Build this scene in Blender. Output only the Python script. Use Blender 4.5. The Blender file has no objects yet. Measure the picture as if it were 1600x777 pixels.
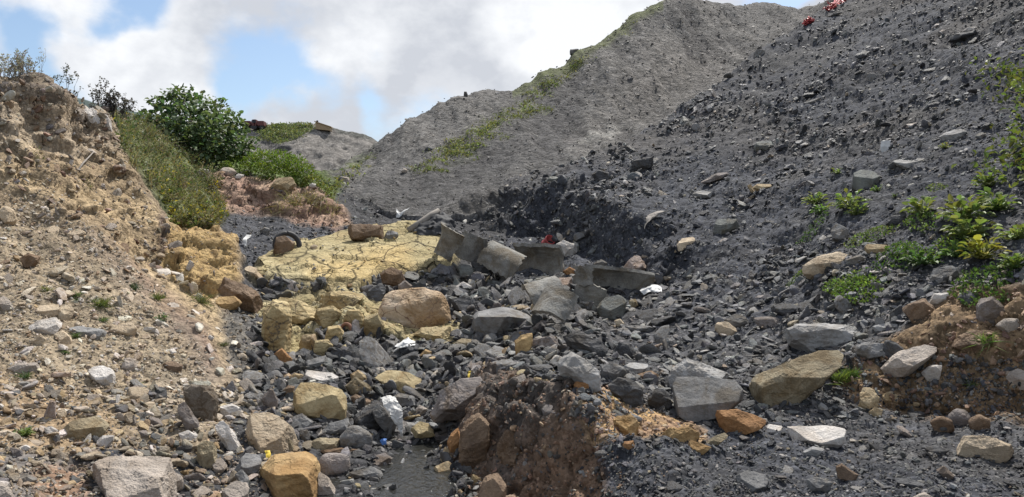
import bpy, math, random
import numpy as np
from mathutils import Vector, Matrix
from mathutils.geometry import delaunay_2d_cdt

# ------------------------------------------------------------------ camera, sky, sun, exposure
SC = bpy.context.scene
COL = SC.collection
F_PX = 1209.0                       # focal length in photograph pixels (1600 wide)
CX, CY = 800.0, 388.5
cam_d = bpy.data.cameras.new('camera')
cam = bpy.data.objects.new('camera', cam_d)
COL.objects.link(cam)
cam_d.sensor_width = 36.0
cam_d.lens = 36.0 * F_PX / 1600.0
cam_d.clip_start = 0.05
cam_d.clip_end = 3000.0
cam.location = (0, 0, 0)
cam.rotation_euler = (math.radians(90), 0, 0)
SC.camera = cam
SC.view_settings.view_transform = 'Standard'
SC.view_settings.look = 'None'
SC.view_settings.gamma = 1.0
SC.view_settings.exposure = 0.45
SC.view_settings.use_curve_mapping = False

SUN_EL, SUN_AZ = 56.0, 24.0         # azimuth measured from +Y (view direction) towards +X
sun_d = bpy.data.lights.new('sun', 'SUN')
sun_d.energy = 5.0
sun_d.angle = math.radians(0.6)
sun_d.color = (1.0, 0.955, 0.88)
sun = bpy.data.objects.new('sun', sun_d)
COL.objects.link(sun)
_e, _a = math.radians(SUN_EL), math.radians(SUN_AZ)
SUN_DIR = Vector((math.sin(_a) * math.cos(_e), math.cos(_a) * math.cos(_e), math.sin(_e)))
sun.rotation_euler = SUN_DIR.to_track_quat('Z', 'Y').to_euler()

world = bpy.data.worlds.new('World')
SC.world = world
world.use_nodes = True


def build_sky():
    nt = world.node_tree
    nt.nodes.clear()
    N, L = nt.nodes.new, nt.links.new
    out = N('ShaderNodeOutputWorld')
    bg = N('ShaderNodeBackground')
    bg.inputs['Strength'].default_value = 0.075
    sky = N('ShaderNodeTexSky')
    sky.sky_type = 'NISHITA'
    sky.sun_disc = False
    sky.sun_elevation = math.radians(SUN_EL)
    sky.sun_rotation = math.radians(SUN_AZ)
    sky.air_density = 1.0
    sky.dust_density = 1.2
    tc = N('ShaderNodeTexCoord')
    nrm = N('ShaderNodeVectorMath'); nrm.operation = 'NORMALIZE'
    L(tc.outputs['Generated'], nrm.inputs[0])

    def noise(scale, detail, rough, off, dist=0.0):
        mp = N('ShaderNodeMapping')
        mp.inputs['Location'].default_value = off
        mp.inputs['Scale'].default_value = (1, 1, 1.5)
        L(nrm.outputs[0], mp.inputs['Vector'])
        n = N('ShaderNodeTexNoise')
        n.inputs['Scale'].default_value = scale
        n.inputs['Detail'].default_value = detail
        n.inputs['Roughness'].default_value = rough
        n.inputs['Distortion'].default_value = dist
        L(mp.outputs[0], n.inputs['Vector'])
        return n.outputs['Fac']

    def math_(op, a, b, clamp=False):
        m = N('ShaderNodeMath'); m.operation = op; m.use_clamp = clamp
        for i, v in enumerate((a, b)):
            if isinstance(v, (int, float)): m.inputs[i].default_value = v
            else: L(v, m.inputs[i])
        return m.outputs[0]

    def ramp(v, a, b):
        r = N('ShaderNodeMapRange'); r.interpolation_type = 'SMOOTHSTEP'
        L(v, r.inputs['Value'])
        r.inputs['From Min'].default_value = a
        r.inputs['From Max'].default_value = b
        return r.outputs['Result']

    def lobe(px, py, rpx):           # a cloud bank (or a gap) in the sky in one direction
        d = Vector(((px - CX), F_PX, (CY - py))).normalized()
        dp = N('ShaderNodeVectorMath'); dp.operation = 'DISTANCE'
        L(warp.outputs[0], dp.inputs[0])
        dp.inputs[1].default_value = d
        return math_('SUBTRACT', 1.0, ramp(dp.outputs['Value'], 0.0, rpx / F_PX))

    wn = N('ShaderNodeTexNoise'); wn.inputs['Scale'].default_value = 9.0; wn.inputs['Detail'].default_value = 4
    L(nrm.outputs[0], wn.inputs['Vector'])
    ws = N('ShaderNodeVectorMath'); ws.operation = 'MULTIPLY_ADD'
    L(wn.outputs['Color'], ws.inputs[0])
    ws.inputs[1].default_value = (0.11, 0.11, 0.11)
    ws.inputs[2].default_value = (-0.055, -0.055, -0.055)
    warp = N('ShaderNodeVectorMath'); warp.operation = 'ADD'
    L(nrm.outputs[0], warp.inputs[0]); L(ws.outputs[0], warp.inputs[1])

    base = noise(4.2, 9, 0.56, (2.3, 0.4, 1.7))
    cov = math_('ADD', base, 0.0)
    for px, py, r, w in CLOUD_LOBES:
        cov = math_('ADD', cov, math_('MULTIPLY', lobe(px, py, r), w))
    mask = ramp(cov, 0.385, 0.58)
    shade = noise(6.5, 7, 0.55, (7.3, 3.1, 0.2))
    glow = ramp(shade, 0.36, 0.66)
    for px, py, r, w in CLOUD_BRIGHT:
        glow = math_('ADD', glow, math_('MULTIPLY', lobe(px, py, r), w))
    glow = math_('ADD', glow, 0.0, True)
    cc = N('ShaderNodeMix'); cc.data_type = 'RGBA'
    L(glow, cc.inputs['Factor'])
    cc.inputs[6].default_value = (6.3, 6.6, 7.2, 1)
    cc.inputs[7].default_value = (9.7, 9.9, 10.2, 1)
    sk = N('ShaderNodeMix'); sk.data_type = 'RGBA'; sk.blend_type = 'MULTIPLY'
    sk.inputs['Factor'].default_value = 1.0
    L(sky.outputs[0], sk.inputs[6])
    sk.inputs[7].default_value = (1.35, 1.4, 1.42, 1)
    mx = N('ShaderNodeMix'); mx.data_type = 'RGBA'
    L(mask, mx.inputs['Factor'])
    L(sk.outputs[2], mx.inputs[6])
    L(cc.outputs[2], mx.inputs[7])
    L(mx.outputs[2], bg.inputs['Color'])
    L(bg.outputs[0], out.inputs['Surface'])


CLOUD_LOBES = [(150, 60, 260, 0.18), (250, 110, 150, 0.16), (620, 70, 300, 0.22), (900, 40, 260, 0.3),
               (440, 185, 90, 0.12), (545, 195, 60, 0.10), (195, 20, 85, -0.38), (60, 40, 55, -0.16),
               (410, 140, 120, -0.24), (455, 192, 70, 0.2), (545, 200, 50, 0.16), (85, 120, 110, -0.24), (580, 160, 60, -0.15),
               (1225, 0, 60, -0.5)]
CLOUD_BRIGHT = [(900, 30, 200, 0.9), (530, 75, 80, 0.5), (250, 110, 150, 0.35), (90, 60, 140, 0.35),
                (700, 110, 190, -0.7), (330, 40, 130, -0.25)]
build_sky()

# ------------------------------------------------------------------ helpers
RNG = np.random.default_rng(7)
random.seed(7)


def _hash(ix, iy, iz, seed):
    h = (ix.astype(np.uint32) * np.uint32(374761393) + iy.astype(np.uint32) * np.uint32(668265263)
         + iz.astype(np.uint32) * np.uint32(2147483647) + np.uint32((seed * 144665) & 0xffffffff))
    h = (h ^ (h >> np.uint32(13))) * np.uint32(1274126177)
    h = (h ^ (h >> np.uint32(16))) * np.uint32(2246822519)
    h ^= h >> np.uint32(15)
    return h.astype(np.float32) / np.float32(4294967295.0)


def vnoise(p, seed=0):
    """value noise in -1..1 at points p (N,3)"""
    p = p + 1000.0
    i = np.floor(p).astype(np.int64)
    f = (p - i).astype(np.float32)
    f = f * f * f * (f * (f * 6 - 15) + 10)
    x, y, z = i[:, 0], i[:, 1], i[:, 2]
    fx, fy, fz = f[:, 0], f[:, 1], f[:, 2]
    r = 0
    for dx in (0, 1):
        wx = fx if dx else 1 - fx
        for dy in (0, 1):
            wy = fy if dy else 1 - fy
            for dz in (0, 1):
                wz = fz if dz else 1 - fz
                r = r + wx * wy * wz * _hash(x + dx, y + dy, z + dz, seed)
    return r * 2 - 1


_ROT = np.array([[0.36, 0.48, -0.8], [-0.8, 0.6, 0.0], [0.48, 0.64, 0.6]])


def fbm(p, octaves=4, seed=0, gain=0.5, lac=2.03, ridged=False):
    a, s, t = 1.0, 0.0, 0.0
    q = p.copy()
    for o in range(octaves):
        n = vnoise(q, seed + o * 17)
        if ridged:
            n = 1 - 2 * np.abs(n)
        s = s + a * n
        t += a
        a *= gain
        q = (q @ _ROT.T) * lac
    return s / t


def voronoi2(p, seed=0, jit=0.9):
    """F1, F2 and cell hash for 2D points"""
    p = p + 500.0
    i = np.floor(p).astype(np.int64)
    f1 = np.full(len(p), 9.0); f2 = np.full(len(p), 9.0); cid = np.zeros(len(p))
    for dx in (-1, 0, 1):
        for dy in (-1, 0, 1):
            cx, cy = i[:, 0] + dx, i[:, 1] + dy
            jx = 0.5 + (_hash(cx, cy, cx * 0, seed) - 0.5) * jit
            jy = 0.5 + (_hash(cx, cy, cx * 0 + 7, seed) - 0.5) * jit
            d = np.hypot(cx + jx - p[:, 0], cy + jy - p[:, 1])
            new = d < f1
            f2 = np.where(new, f1, np.minimum(f2, d))
            cid = np.where(new, _hash(cx, cy, cx * 0 + 3, seed), cid)
            f1 = np.where(new, d, f1)
    return f1, f2, cid


def blocks3(p, seed=0, jit=0.85):
    """jointed rock: every cell of a 3D cell pattern stands a little in or out; returns cell value 0..1 and gap 0..1"""
    p = p + 500.0
    i = np.floor(p).astype(np.int64)
    f1 = np.full(len(p), 9.0); f2 = np.full(len(p), 9.0); cid = np.zeros(len(p))
    for dx in (-1, 0, 1):
        for dy in (-1, 0, 1):
            for dz in (-1, 0, 1):
                c = [i[:, 0] + dx, i[:, 1] + dy, i[:, 2] + dz]
                d = 0
                for k in range(3):
                    d = d + (c[k] + 0.5 + (_hash(*c, seed + k * 31) - 0.5) * jit - p[:, k]) ** 2
                d = np.sqrt(d)
                new = d < f1
                f2 = np.where(new, f1, np.minimum(f2, d))
                cid = np.where(new, _hash(*c, seed + 99), cid)
                f1 = np.where(new, d, f1)
    return cid, np.clip((f2 - f1) / 0.12, 0, 1)


def mesh_from(name, verts, faces, smooth=True, cols=None, mat=None, uv=None):
    """faces: (N,3) or (N,4) int array"""
    verts = np.asarray(verts, dtype=np.float32)
    faces = np.asarray(faces, dtype=np.int32)
    me = bpy.data.meshes.new(name)
    k = faces.shape[1]
    me.vertices.add(len(verts))
    me.vertices.foreach_set('co', verts.ravel())
    me.loops.add(faces.size)
    me.loops.foreach_set('vertex_index', faces.ravel())
    me.polygons.add(len(faces))
    me.polygons.foreach_set('loop_start', np.arange(0, faces.size, k, dtype=np.int32))
    me.polygons.foreach_set('loop_total', np.full(len(faces), k, dtype=np.int32))
    me.polygons.foreach_set('use_smooth', np.full(len(faces), smooth, dtype=bool))
    me.update(calc_edges=True)
    if cols is not None:
        a = me.color_attributes.new('col', 'FLOAT_COLOR', 'POINT')
        c = np.ones((len(verts), 4), dtype=np.float32)
        c[:, :3] = cols
        a.data.foreach_set('color', c.ravel())
    if mat is not None:
        me.materials.append(mat)
    return me


def add_obj(name, me, parent=None, loc=None):
    o = bpy.data.objects.new(name, me)
    COL.objects.link(o)
    if parent is not None:
        o.parent = parent
    if loc is not None:
        o.location = loc
    return o


def tag(o, label=None, cat=None, group=None, kind=None):
    if label: o['label'] = label
    if cat: o['category'] = cat
    if group: o['group'] = group
    if kind: o['kind'] = kind
    return o


def empty(name, loc):
    o = bpy.data.objects.new(name, None)
    COL.objects.link(o)
    o.location = loc
    o.empty_display_size = 0.1
    return o


def at(px, py, Y):
    """point on the sight line of a photograph pixel at depth Y"""
    return np.array([(px - CX) / F_PX * Y, Y, (CY - py) / F_PX * Y])


class Geo:
    """collects geometry, later ONE mesh"""
    def __init__(s):
        s.v, s.f, s.c, s.n = [], [], [], 0

    def add(s, v, f, c=None):
        v = np.asarray(v, dtype=np.float64)
        f = np.asarray(f, dtype=np.int64)
        if f.shape[1] == 4:
            f = np.concatenate([f[:, [0, 1, 2]], f[:, [0, 2, 3]]])
        s.v.append(v); s.f.append(f + s.n); s.n += len(v)
        if c is not None:
            c = np.asarray(c, dtype=np.float64)
            s.c.append(np.broadcast_to(c, (len(v), 3)))

    def mesh(s, name, mat, smooth=True, origin=None):
        v = np.concatenate(s.v)
        if origin is not None:
            v = v - np.asarray(origin)
        return mesh_from(name, v, np.concatenate(s.f), smooth, np.concatenate(s.c) if s.c else None, mat)


def tube(geo, pts, radii, seg=6, col=None):
    pts = np.asarray(pts, float)
    n = len(pts)
    d = np.gradient(pts, axis=0)
    d /= np.linalg.norm(d, axis=1)[:, None] + 1e-9
    up = np.array([0.31, 0.17, 0.93])
    vs = []
    for k in range(n):
        a = np.cross(d[k], up); a /= np.linalg.norm(a) + 1e-9
        b = np.cross(d[k], a)
        th = np.arange(seg) / seg * 2 * np.pi
        vs.append(pts[k] + radii[k] * (np.cos(th)[:, None] * a + np.sin(th)[:, None] * b))
    v = np.concatenate(vs)
    f = []
    for k in range(n - 1):
        for j in range(seg):
            j2 = (j + 1) % seg
            f.append((k * seg + j, k * seg + j2, (k + 1) * seg + j2, (k + 1) * seg + j))
    v = np.concatenate([v, pts[:1], pts[-1:]])
    f2 = list(f)
    for j in range(seg):
        j2 = (j + 1) % seg
        f2.append((n * seg, j2, j, n * seg))
        f2.append((n * seg + 1, (n - 1) * seg + j, (n - 1) * seg + j2, n * seg + 1))
    geo.add(v, np.array([(a, b, c, d_) for a, b, c, d_ in f]), col) if False else None
    tri = []
    for a, b, c, d_ in f:
        tri += [(a, b, c), (a, c, d_)]
    for q in f2[len(f):]:
        tri.append(q[:3])
    geo.add(v, np.array(tri), col)


# ------------------------------------------------------------------ materials
def new_mat(name):
    m = bpy.data.materials.new(name)
    m.use_nodes = True
    nt = m.node_tree
    b = nt.nodes['Principled BSDF']
    b.inputs['Roughness'].default_value = 0.9
    b.inputs['Specular IOR Level'].default_value = 0.25
    return m, nt, b


def earth_mat(name, fine=38.0, mottled=0.55, bump=0.7, bdist=0.03, cracks=0.0):
    """soil or scree: colour of the soil from 'col', broken up by grains at several sizes"""
    m, nt, b = new_mat(name)
    N, L = nt.nodes.new, nt.links.new
    at_ = N('ShaderNodeAttribute'); at_.attribute_name = 'col'
    tc = N('ShaderNodeTexCoord')
    v1 = N('ShaderNodeTexVoronoi'); v1.inputs['Scale'].default_value = fine
    v2 = N('ShaderNodeTexVoronoi'); v2.inputs['Scale'].default_value = fine * 0.31
    n1 = N('ShaderNodeTexNoise'); n1.inputs['Scale'].default_value = 5.0
    n1.inputs['Detail'].default_value = 12; n1.inputs['Roughness'].default_value = 0.72
    for n in (v1, v2, n1):
        L(tc.outputs['Object'], n.inputs['Vector'])
    s1 = N('ShaderNodeSeparateColor'); L(v1.outputs['Color'], s1.inputs[0])
    s2 = N('ShaderNodeSeparateColor'); L(v2.outputs['Color'], s2.inputs[0])

    def mth(op, a, b_):
        x = N('ShaderNodeMath'); x.operation = op
        for i, q in enumerate((a, b_)):
            if isinstance(q, (int, float)): x.inputs[i].default_value = q
            else: L(q, x.inputs[i])
        return x.outputs[0]
    p1 = mth('POWER', s1.outputs[0], 2.2)
    p2 = mth('POWER', s2.outputs[1], 2.2)
    g = mth('ADD', mth('MULTIPLY', p1, 1.1), mth('MULTIPLY', p2, 0.7))
    g = mth('ADD', g, mth('MULTIPLY', n1.outputs['Fac'], 1.5))
    g = mth('ADD', mth('MULTIPLY', mth('SUBTRACT', g, 1.33), mottled), 1.0)
    g = mth('MAXIMUM', g, 0.25)
    mul = N('ShaderNodeVectorMath'); mul.operation = 'SCALE'
    L(at_.outputs['Color'], mul.inputs[0]); L(g, mul.inputs['Scale'])
    colour, hc = mul.outputs[0], None
    if cracks:                       # joints: two nets of thin dark cracks, washed full of grit
        wn = N('ShaderNodeTexNoise'); wn.inputs['Scale'].default_value = 1.6; wn.inputs['Detail'].default_value = 6
        L(tc.outputs['Object'], wn.inputs['Vector'])
        for sc_, wd, amp in ((1.0, 0.030, 0.55), (2.9, 0.030, 0.30), (7.0, 0.035, 0.15)):
            wv = N('ShaderNodeVectorMath'); wv.operation = 'MULTIPLY_ADD'
            L(wn.outputs['Color'], wv.inputs[0]); wv.inputs[1].default_value = (amp, amp, amp); L(tc.outputs['Object'], wv.inputs[2])
            mp = N('ShaderNodeMapping'); mp.inputs['Scale'].default_value = (1.25, 0.8, 1.0); L(wv.outputs[0], mp.inputs['Vector'])
            vo = N('ShaderNodeTexVoronoi'); vo.feature = 'DISTANCE_TO_EDGE'; vo.inputs['Scale'].default_value = sc_
            L(mp.outputs[0], vo.inputs['Vector'])
            r = N('ShaderNodeMapRange'); r.inputs['From Min'].default_value = wd * 0.2; r.inputs['From Max'].default_value = wd * (1 if sc_ < 2 else 1.5)
            L(vo.outputs['Distance'], r.inputs['Value'])
            vn = N('ShaderNodeTexNoise'); vn.inputs['Scale'].default_value = 0.8 * sc_; vn.inputs['Detail'].default_value = 3
            L(tc.outputs['Object'], vn.inputs['Vector'])
            vr = N('ShaderNodeMapRange'); vr.inputs['From Min'].default_value = 0.40; vr.inputs['From Max'].default_value = 0.58
            L(vn.outputs['Fac'], vr.inputs['Value'])
            open_ = vr.outputs[0] if sc_ > 2 else 1.0
            closed = mth('SUBTRACT', 1.0, mth('MULTIPLY', mth('SUBTRACT', 1.0, r.outputs[0]), open_))
            keep = mth('ADD', mth('MULTIPLY', closed, cracks), 1 - cracks) if sc_ < 5 else mth('ADD', mth('MULTIPLY', closed, cracks * .5), 1 - cracks * .5)
            m3 = N('ShaderNodeVectorMath'); m3.operation = 'SCALE'
            L(colour, m3.inputs[0]); L(keep, m3.inputs['Scale']); colour = m3.outputs[0]
            hc = closed if hc is None else mth('ADD', hc, closed)
    L(colour, b.inputs['Base Color'])
    h = mth('ADD', mth('MULTIPLY', v1.outputs['Distance'], -0.5), mth('MULTIPLY', v2.outputs['Distance'], -1.0))
    h = mth('ADD', h, mth('MULTIPLY', n1.outputs['Fac'], 2.2))
    if hc is not None: h = mth('ADD', h, mth('MULTIPLY', hc, 0.8))
    bp = N('ShaderNodeBump'); bp.inputs['Strength'].default_value = bump
    bp.inputs['Distance'].default_value = bdist
    L(h, bp.inputs['Height'])
    L(bp.outputs[0], b.inputs['Normal'])
    b.inputs['Roughness'].default_value = 0.95
    b.inputs['Specular IOR Level'].default_value = 0.15
    return m


def rock_mat(name, c1, c2, scale=6.0, speck=0.25, bump=0.5, vein=None, strata=0.0, rough=0.85, bdist=0.03, use_col=False, stain=0.9):
    """stone: two tones in clouds, fine specks, optional veins or bedding lines"""
    m, nt, b = new_mat(name)
    N, L = nt.nodes.new, nt.links.new
    tc = N('ShaderNodeTexCoord')
    oi = N('ShaderNodeObjectInfo')
    vec = tc.outputs['Object']
    sh = N('ShaderNodeVectorMath'); sh.operation = 'MULTIPLY_ADD'
    cmb = N('ShaderNodeCombineXYZ')
    for k in range(3):
        L(oi.outputs['Random'], cmb.inputs[k])
    L(cmb.outputs[0], sh.inputs[0]); sh.inputs[1].default_value = (37, 53, 71); L(vec, sh.inputs[2])
    vec = sh.outputs[0]
    n1 = N('ShaderNodeTexNoise'); n1.inputs['Scale'].default_value = scale
    n1.inputs['Detail'].default_value = 8; n1.inputs['Roughness'].default_value = 0.62
    n2 = N('ShaderNodeTexNoise'); n2.inputs['Scale'].default_value = scale * 9
    n2.inputs['Detail'].default_value = 6; n2.inputs['Roughness'].default_value = 0.7
    L(vec, n1.inputs['Vector']); L(vec, n2.inputs['Vector'])
    r = N('ShaderNodeMapRange'); r.inputs['From Min'].default_value = 0.34; r.inputs['From Max'].default_value = 0.66
    L(n1.outputs['Fac'], r.inputs['Value'])
    mx = N('ShaderNodeMix'); mx.data_type = 'RGBA'
    L(r.outputs[0], mx.inputs['Factor'])
    if use_col:
        a = N('ShaderNodeAttribute'); a.attribute_name = 'col'
        L(a.outputs['Color'], mx.inputs[6])
        sc_ = N('ShaderNodeVectorMath'); sc_.operation = 'MULTIPLY'
        L(a.outputs['Color'], sc_.inputs[0]); sc_.inputs[1].default_value = c2
        L(sc_.outputs[0], mx.inputs[7])
    else:
        mx.inputs[6].default_value = (*[x * 1.08 for x in c1], 1); mx.inputs[7].default_value = (*[x * 0.85 for x in c2], 1)
    col = mx.outputs[2]

    def mth(op, a, b_):
        x = N('ShaderNodeMath'); x.operation = op
        for i, q in enumerate((a, b_)):
            if isinstance(q, (int, float)): x.inputs[i].default_value = q
            else: L(q, x.inputs[i])
        return x.outputs[0]
    n3 = N('ShaderNodeTexNoise'); n3.inputs['Scale'].default_value = scale * 0.6
    n3.inputs['Detail'].default_value = 10; n3.inputs['Roughness'].default_value = 0.7; n3.inputs['Distortion'].default_value = 0.8
    L(vec, n3.inputs['Vector'])
    r3 = N('ShaderNodeMapRange'); r3.inputs['From Min'].default_value = 0.46; r3.inputs['From Max'].default_value = 0.60
    L(n3.outputs['Fac'], r3.inputs['Value'])
    st = N('ShaderNodeMix'); st.data_type = 'RGBA'; st.blend_type = 'MULTIPLY'
    L(mth('MULTIPLY', r3.outputs[0], stain), st.inputs['Factor'])
    L(col, st.inputs[6]); st.inputs[7].default_value = (0.62, 0.53, 0.42, 1)
    col = st.outputs[2]
    g = mth('ADD', 1.0 - speck * 1.5, mth('MULTIPLY', n2.outputs['Fac'], speck * 3))
    g = mth('MULTIPLY', g, mth('ADD', 0.85, mth('MULTIPLY', oi.outputs['Random'], 0.3)))
    mul = N('ShaderNodeVectorMath'); mul.operation = 'SCALE'
    L(col, mul.inputs[0]); L(g, mul.inputs['Scale'])
    col = mul.outputs[0]
    h = mth('ADD', mth('MULTIPLY', n1.outputs['Fac'], 1.5), n2.outputs['Fac'])
    if strata:
        w = N('ShaderNodeTexWave'); w.bands_direction = 'Z'
        w.inputs['Scale'].default_value = 5.0; w.inputs['Distortion'].default_value = 7.0
        w.inputs['Detail'].default_value = 4; w.inputs['Detail Scale'].default_value = 1.4
        L(vec, w.inputs['Vector'])
        h = mth('ADD', h, mth('MULTIPLY', w.outputs['Fac'], strata))
    if vein:
        vo = N('ShaderNodeTexVoronoi'); vo.feature = 'DISTANCE_TO_EDGE'; vo.inputs['Scale'].default_value = 3.0
        dst = N('ShaderNodeVectorMath'); dst.operation = 'MULTIPLY_ADD'
        L(n1.outputs['Color'], dst.inputs[0]); dst.inputs[1].default_value = (0.3, 0.3, 0.3); L(vec, dst.inputs[2])
        L(dst.outputs[0], vo.inputs['Vector'])
        rr = N('ShaderNodeMapRange'); rr.inputs['From Min'].default_value = 0.004; rr.inputs['From Max'].default_value = 0.02
        L(vo.outputs['Distance'], rr.inputs['Value'])
        m2 = N('ShaderNodeMix'); m2.data_type = 'RGBA'
        L(rr.outputs[0], m2.inputs['Factor'])
        m2.inputs[6].default_value = (*vein, 1); L(col, m2.inputs[7])
        col = m2.outputs[2]
    L(col, b.inputs['Base Color'])
    bp = N('ShaderNodeBump'); bp.inputs['Strength'].default_value = bump; bp.inputs['Distance'].default_value = bdist
    L(h, bp.inputs['Height']); L(bp.outputs[0], b.inputs['Normal'])
    b.inputs['Roughness'].default_value = rough
    return m


def leaf_mat(name, trans=0.35, rough=0.55):
    """leaf colour from 'col', with light coming through the blade"""
    m, nt, b = new_mat(name)
    N, L = nt.nodes.new, nt.links.new
    a = N('ShaderNodeAttribute'); a.attribute_name = 'col'
    L(a.outputs['Color'], b.inputs['Base Color'])
    b.inputs['Roughness'].default_value = rough
    tr = N('ShaderNodeBsdfTranslucent')
    mu = N('ShaderNodeVectorMath'); mu.operation = 'MULTIPLY'
    L(a.outputs['Color'], mu.inputs[0]); mu.inputs[1].default_value = (1.1, 1.15, 0.6)
    L(mu.outputs[0], tr.inputs['Color'])
    mix = N('ShaderNodeMixShader'); mix.inputs[0].default_value = trans
    L(b.outputs[0], mix.inputs[1]); L(tr.outputs[0], mix.inputs[2])
    L(mix.outputs[0], nt.nodes['Material Output'].inputs['Surface'])
    return m


def plain_mat(name, c, rough=0.6, noise=0.2, scale=12.0, bump=0.2, spec=0.4):
    m, nt, b = new_mat(name)
    N, L = nt.nodes.new, nt.links.new
    tc = N('ShaderNodeTexCoord')
    n = N('ShaderNodeTexNoise'); n.inputs['Scale'].default_value = scale; n.inputs['Detail'].default_value = 8
    L(tc.outputs['Object'], n.inputs['Vector'])
    mx = N('ShaderNodeMix'); mx.data_type = 'RGBA'
    L(n.outputs['Fac'], mx.inputs['Factor'])
    mx.inputs[6].default_value = (*[x * (1 - noise) for x in c], 1)
    mx.inputs[7].default_value = (*[min(1, x * (1 + noise)) for x in c], 1)
    L(mx.outputs[2], b.inputs['Base Color'])
    bp = N('ShaderNodeBump'); bp.inputs['Strength'].default_value = bump; bp.inputs['Distance'].default_value = 0.01
    L(n.outputs['Fac'], bp.inputs['Height']); L(bp.outputs[0], b.inputs['Normal'])
    b.inputs['Roughness'].default_value = rough
    b.inputs['Specular IOR Level'].default_value = spec
    return m
# ------------------------------------------------------------------ the landform: surveyed points, triangulated
# every row: photograph column, photograph row, depth in metres -> one point of the ground
PTS = []


def S(*rows):
    for px, py, Y in rows:
        PTS.append((px, Y, (CY - py) / F_PX * Y))


def Z(*rows):
    PTS.extend(rows)


# left bank
S((-260, 700, 4.2), (-260, 560, 5.5), (-260, 400, 7), (-260, 250, 8.5), (-260, 100, 10), (-260, 100, 15),
  (-100, 777, 4.0), (-100, 600, 5.6), (-100, 400, 7.6), (-100, 200, 9.8), (-100, 118, 10.6), (-100, 130, 15),
  (0, 777, 4.2), (0, 690, 5.0), (0, 600, 6), (0, 500, 7), (0, 400, 8), (0, 300, 9.2), (0, 205, 10.0), (0, 135, 10.7),
  (20, 120, 11.1), (0, 160, 16), (80, 170, 16), (60, 119, 11), (85, 127, 11.2), (108, 156, 11.5), (135, 168, 11.8), (168, 180, 12.0),
  (173, 206, 12), (178, 218, 11.9), (195, 245, 11.7), (235, 300, 11.3), (248, 340, 11), (253, 370, 10.8), (256, 390, 10.5),
  (185, 196, 14.6), (215, 245, 14), (252, 300, 13.2), (265, 345, 12.3), (300, 340, 12.3), (338, 340, 12.3),
  (230, 205, 16.2), (270, 235, 16.5), (300, 262, 16.6), (180, 170, 18), (240, 190, 20),
  (265, 352, 11.7), (300, 347, 11.8), (340, 347, 11.8), (360, 372, 11.6), (366, 400, 11.4),
  (262, 435, 10.2), (300, 458, 10), (345, 452, 10.1), (372, 440, 10.7), (380, 430, 11.2), (410, 466, 10.8), (413, 490, 10.2),
  (345, 482, 9.7), (335, 470, 9.7), (150, 700, 5.2), (150, 600, 6.3), (150, 500, 7.5), (150, 400, 8.8), (150, 300, 10.2),
  (150, 235, 11.4), (60, 240, 10.0), (60, 228, 10.5), (110, 242, 10.6), (110, 228, 11.2), (250, 700, 5.6), (250, 600, 6.7), (250, 500, 8.2), (230, 420, 9.5),
  (320, 690, 5.9), (320, 600, 7.0), (320, 520, 8.3), (390, 680, 6.2), (395, 600, 7.5), (400, 540, 8.7), (410, 505, 9.6),
  (150, 777, 4.6), (300, 777, 5.0), (400, 777, 5.2), (480, 777, 5.3),
  (-260, 1000, 3), (150, 1000, 3), (400, 1000, 3.2), (560, 1000, 3.3), (900, 1000, 2.9), (1200, 1000, 2.8), (1850, 1000, 2.7),
  (-260, 1100, 2.0), (1850, 1200, 2.0), (-260, 120, 52))
# stream and rubble floor
S((520, 742, 6.0), (480, 692, 6.5), (560, 702, 6.75), (700, 702, 6.9), (690, 740, 6.1),
  (450, 650, 6.9), (450, 600, 7.8), (520, 640, 7.25), (600, 652, 7.5), (600, 600, 8.1), (680, 648, 7.5), (680, 600, 8.2),
  (705, 590, 8.3), (480, 560, 9.0), (560, 545, 9.4), (650, 540, 9.4), (740, 545, 9.2), (560, 512, 9.9), (800, 540, 9.0))
Z((640, 5.4, -1.84), (640, 6.2, -1.84), (672, 6.8, -1.82), (640, 6.8, -1.80), (605, 5.0, -1.82), (650, 4.5, -1.84), (560, 5.6, -1.70), (585, 6.3, -1.72), (600, 6.7, -1.76), (650, 3.0, -1.84))
# sandstone steps
S((405, 500, 10.2), (410, 470, 10.9), (450, 550, 9.3), (490, 560, 9.2), (470, 465, 11), (540, 470, 11), (560, 500, 10.1),
  (500, 512, 9.9), (400, 442, 11.6), (480, 452, 11.5), (570, 462, 11.4), (585, 440, 11.9), (640, 440, 12.1), (710, 428, 12.5),
  (390, 425, 12.3), (450, 400, 13.2), (500, 382, 14), (545, 368, 14.8), (640, 362, 15), (690, 374, 14.6), (715, 400, 13.5))
# rubble to the right of it, floor under the pipes
S((740, 440, 12.2), (700, 472, 11.2), (760, 470, 11.2), (740, 502, 10.5), (800, 500, 10.3), (850, 503, 10.1), (900, 530, 9.3),
  (750, 400, 14.2), (800, 430, 12.8), (870, 430, 12.8), (900, 450, 12), (1000, 450, 11.8), (960, 500, 10.4), (1000, 530, 9.4),
  (1000, 490, 10.6))
# coal grit and red earth bank
S((350, 335, 15.0), (400, 345, 15.3), (480, 345, 15.5), (375, 420, 12.5), (420, 415, 12.9), (480, 375, 14.3), (430, 380, 14),
  (370, 380, 13.4), (330, 278, 16.7), (400, 277, 16.9), (440, 286, 16.9), (480, 292, 16.9), (515, 312, 17), (340, 322, 15.7),
  (400, 330, 15.8), (460, 338, 15.7), (530, 350, 15.6), (430, 303, 16.2), (520, 342, 16.1), (310, 270, 16.9), (310, 262, 19),
  (400, 265, 19.5), (480, 280, 19), (300, 250, 22), (400, 255, 23), (482, 276, 22), (500, 300, 24), (400, 300, 30),
  (300, 300, 32), (200, 300, 32), (480, 310, 30), (100, 300, 32), (540, 320, 18.2), (560, 345, 16.8))
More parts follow.
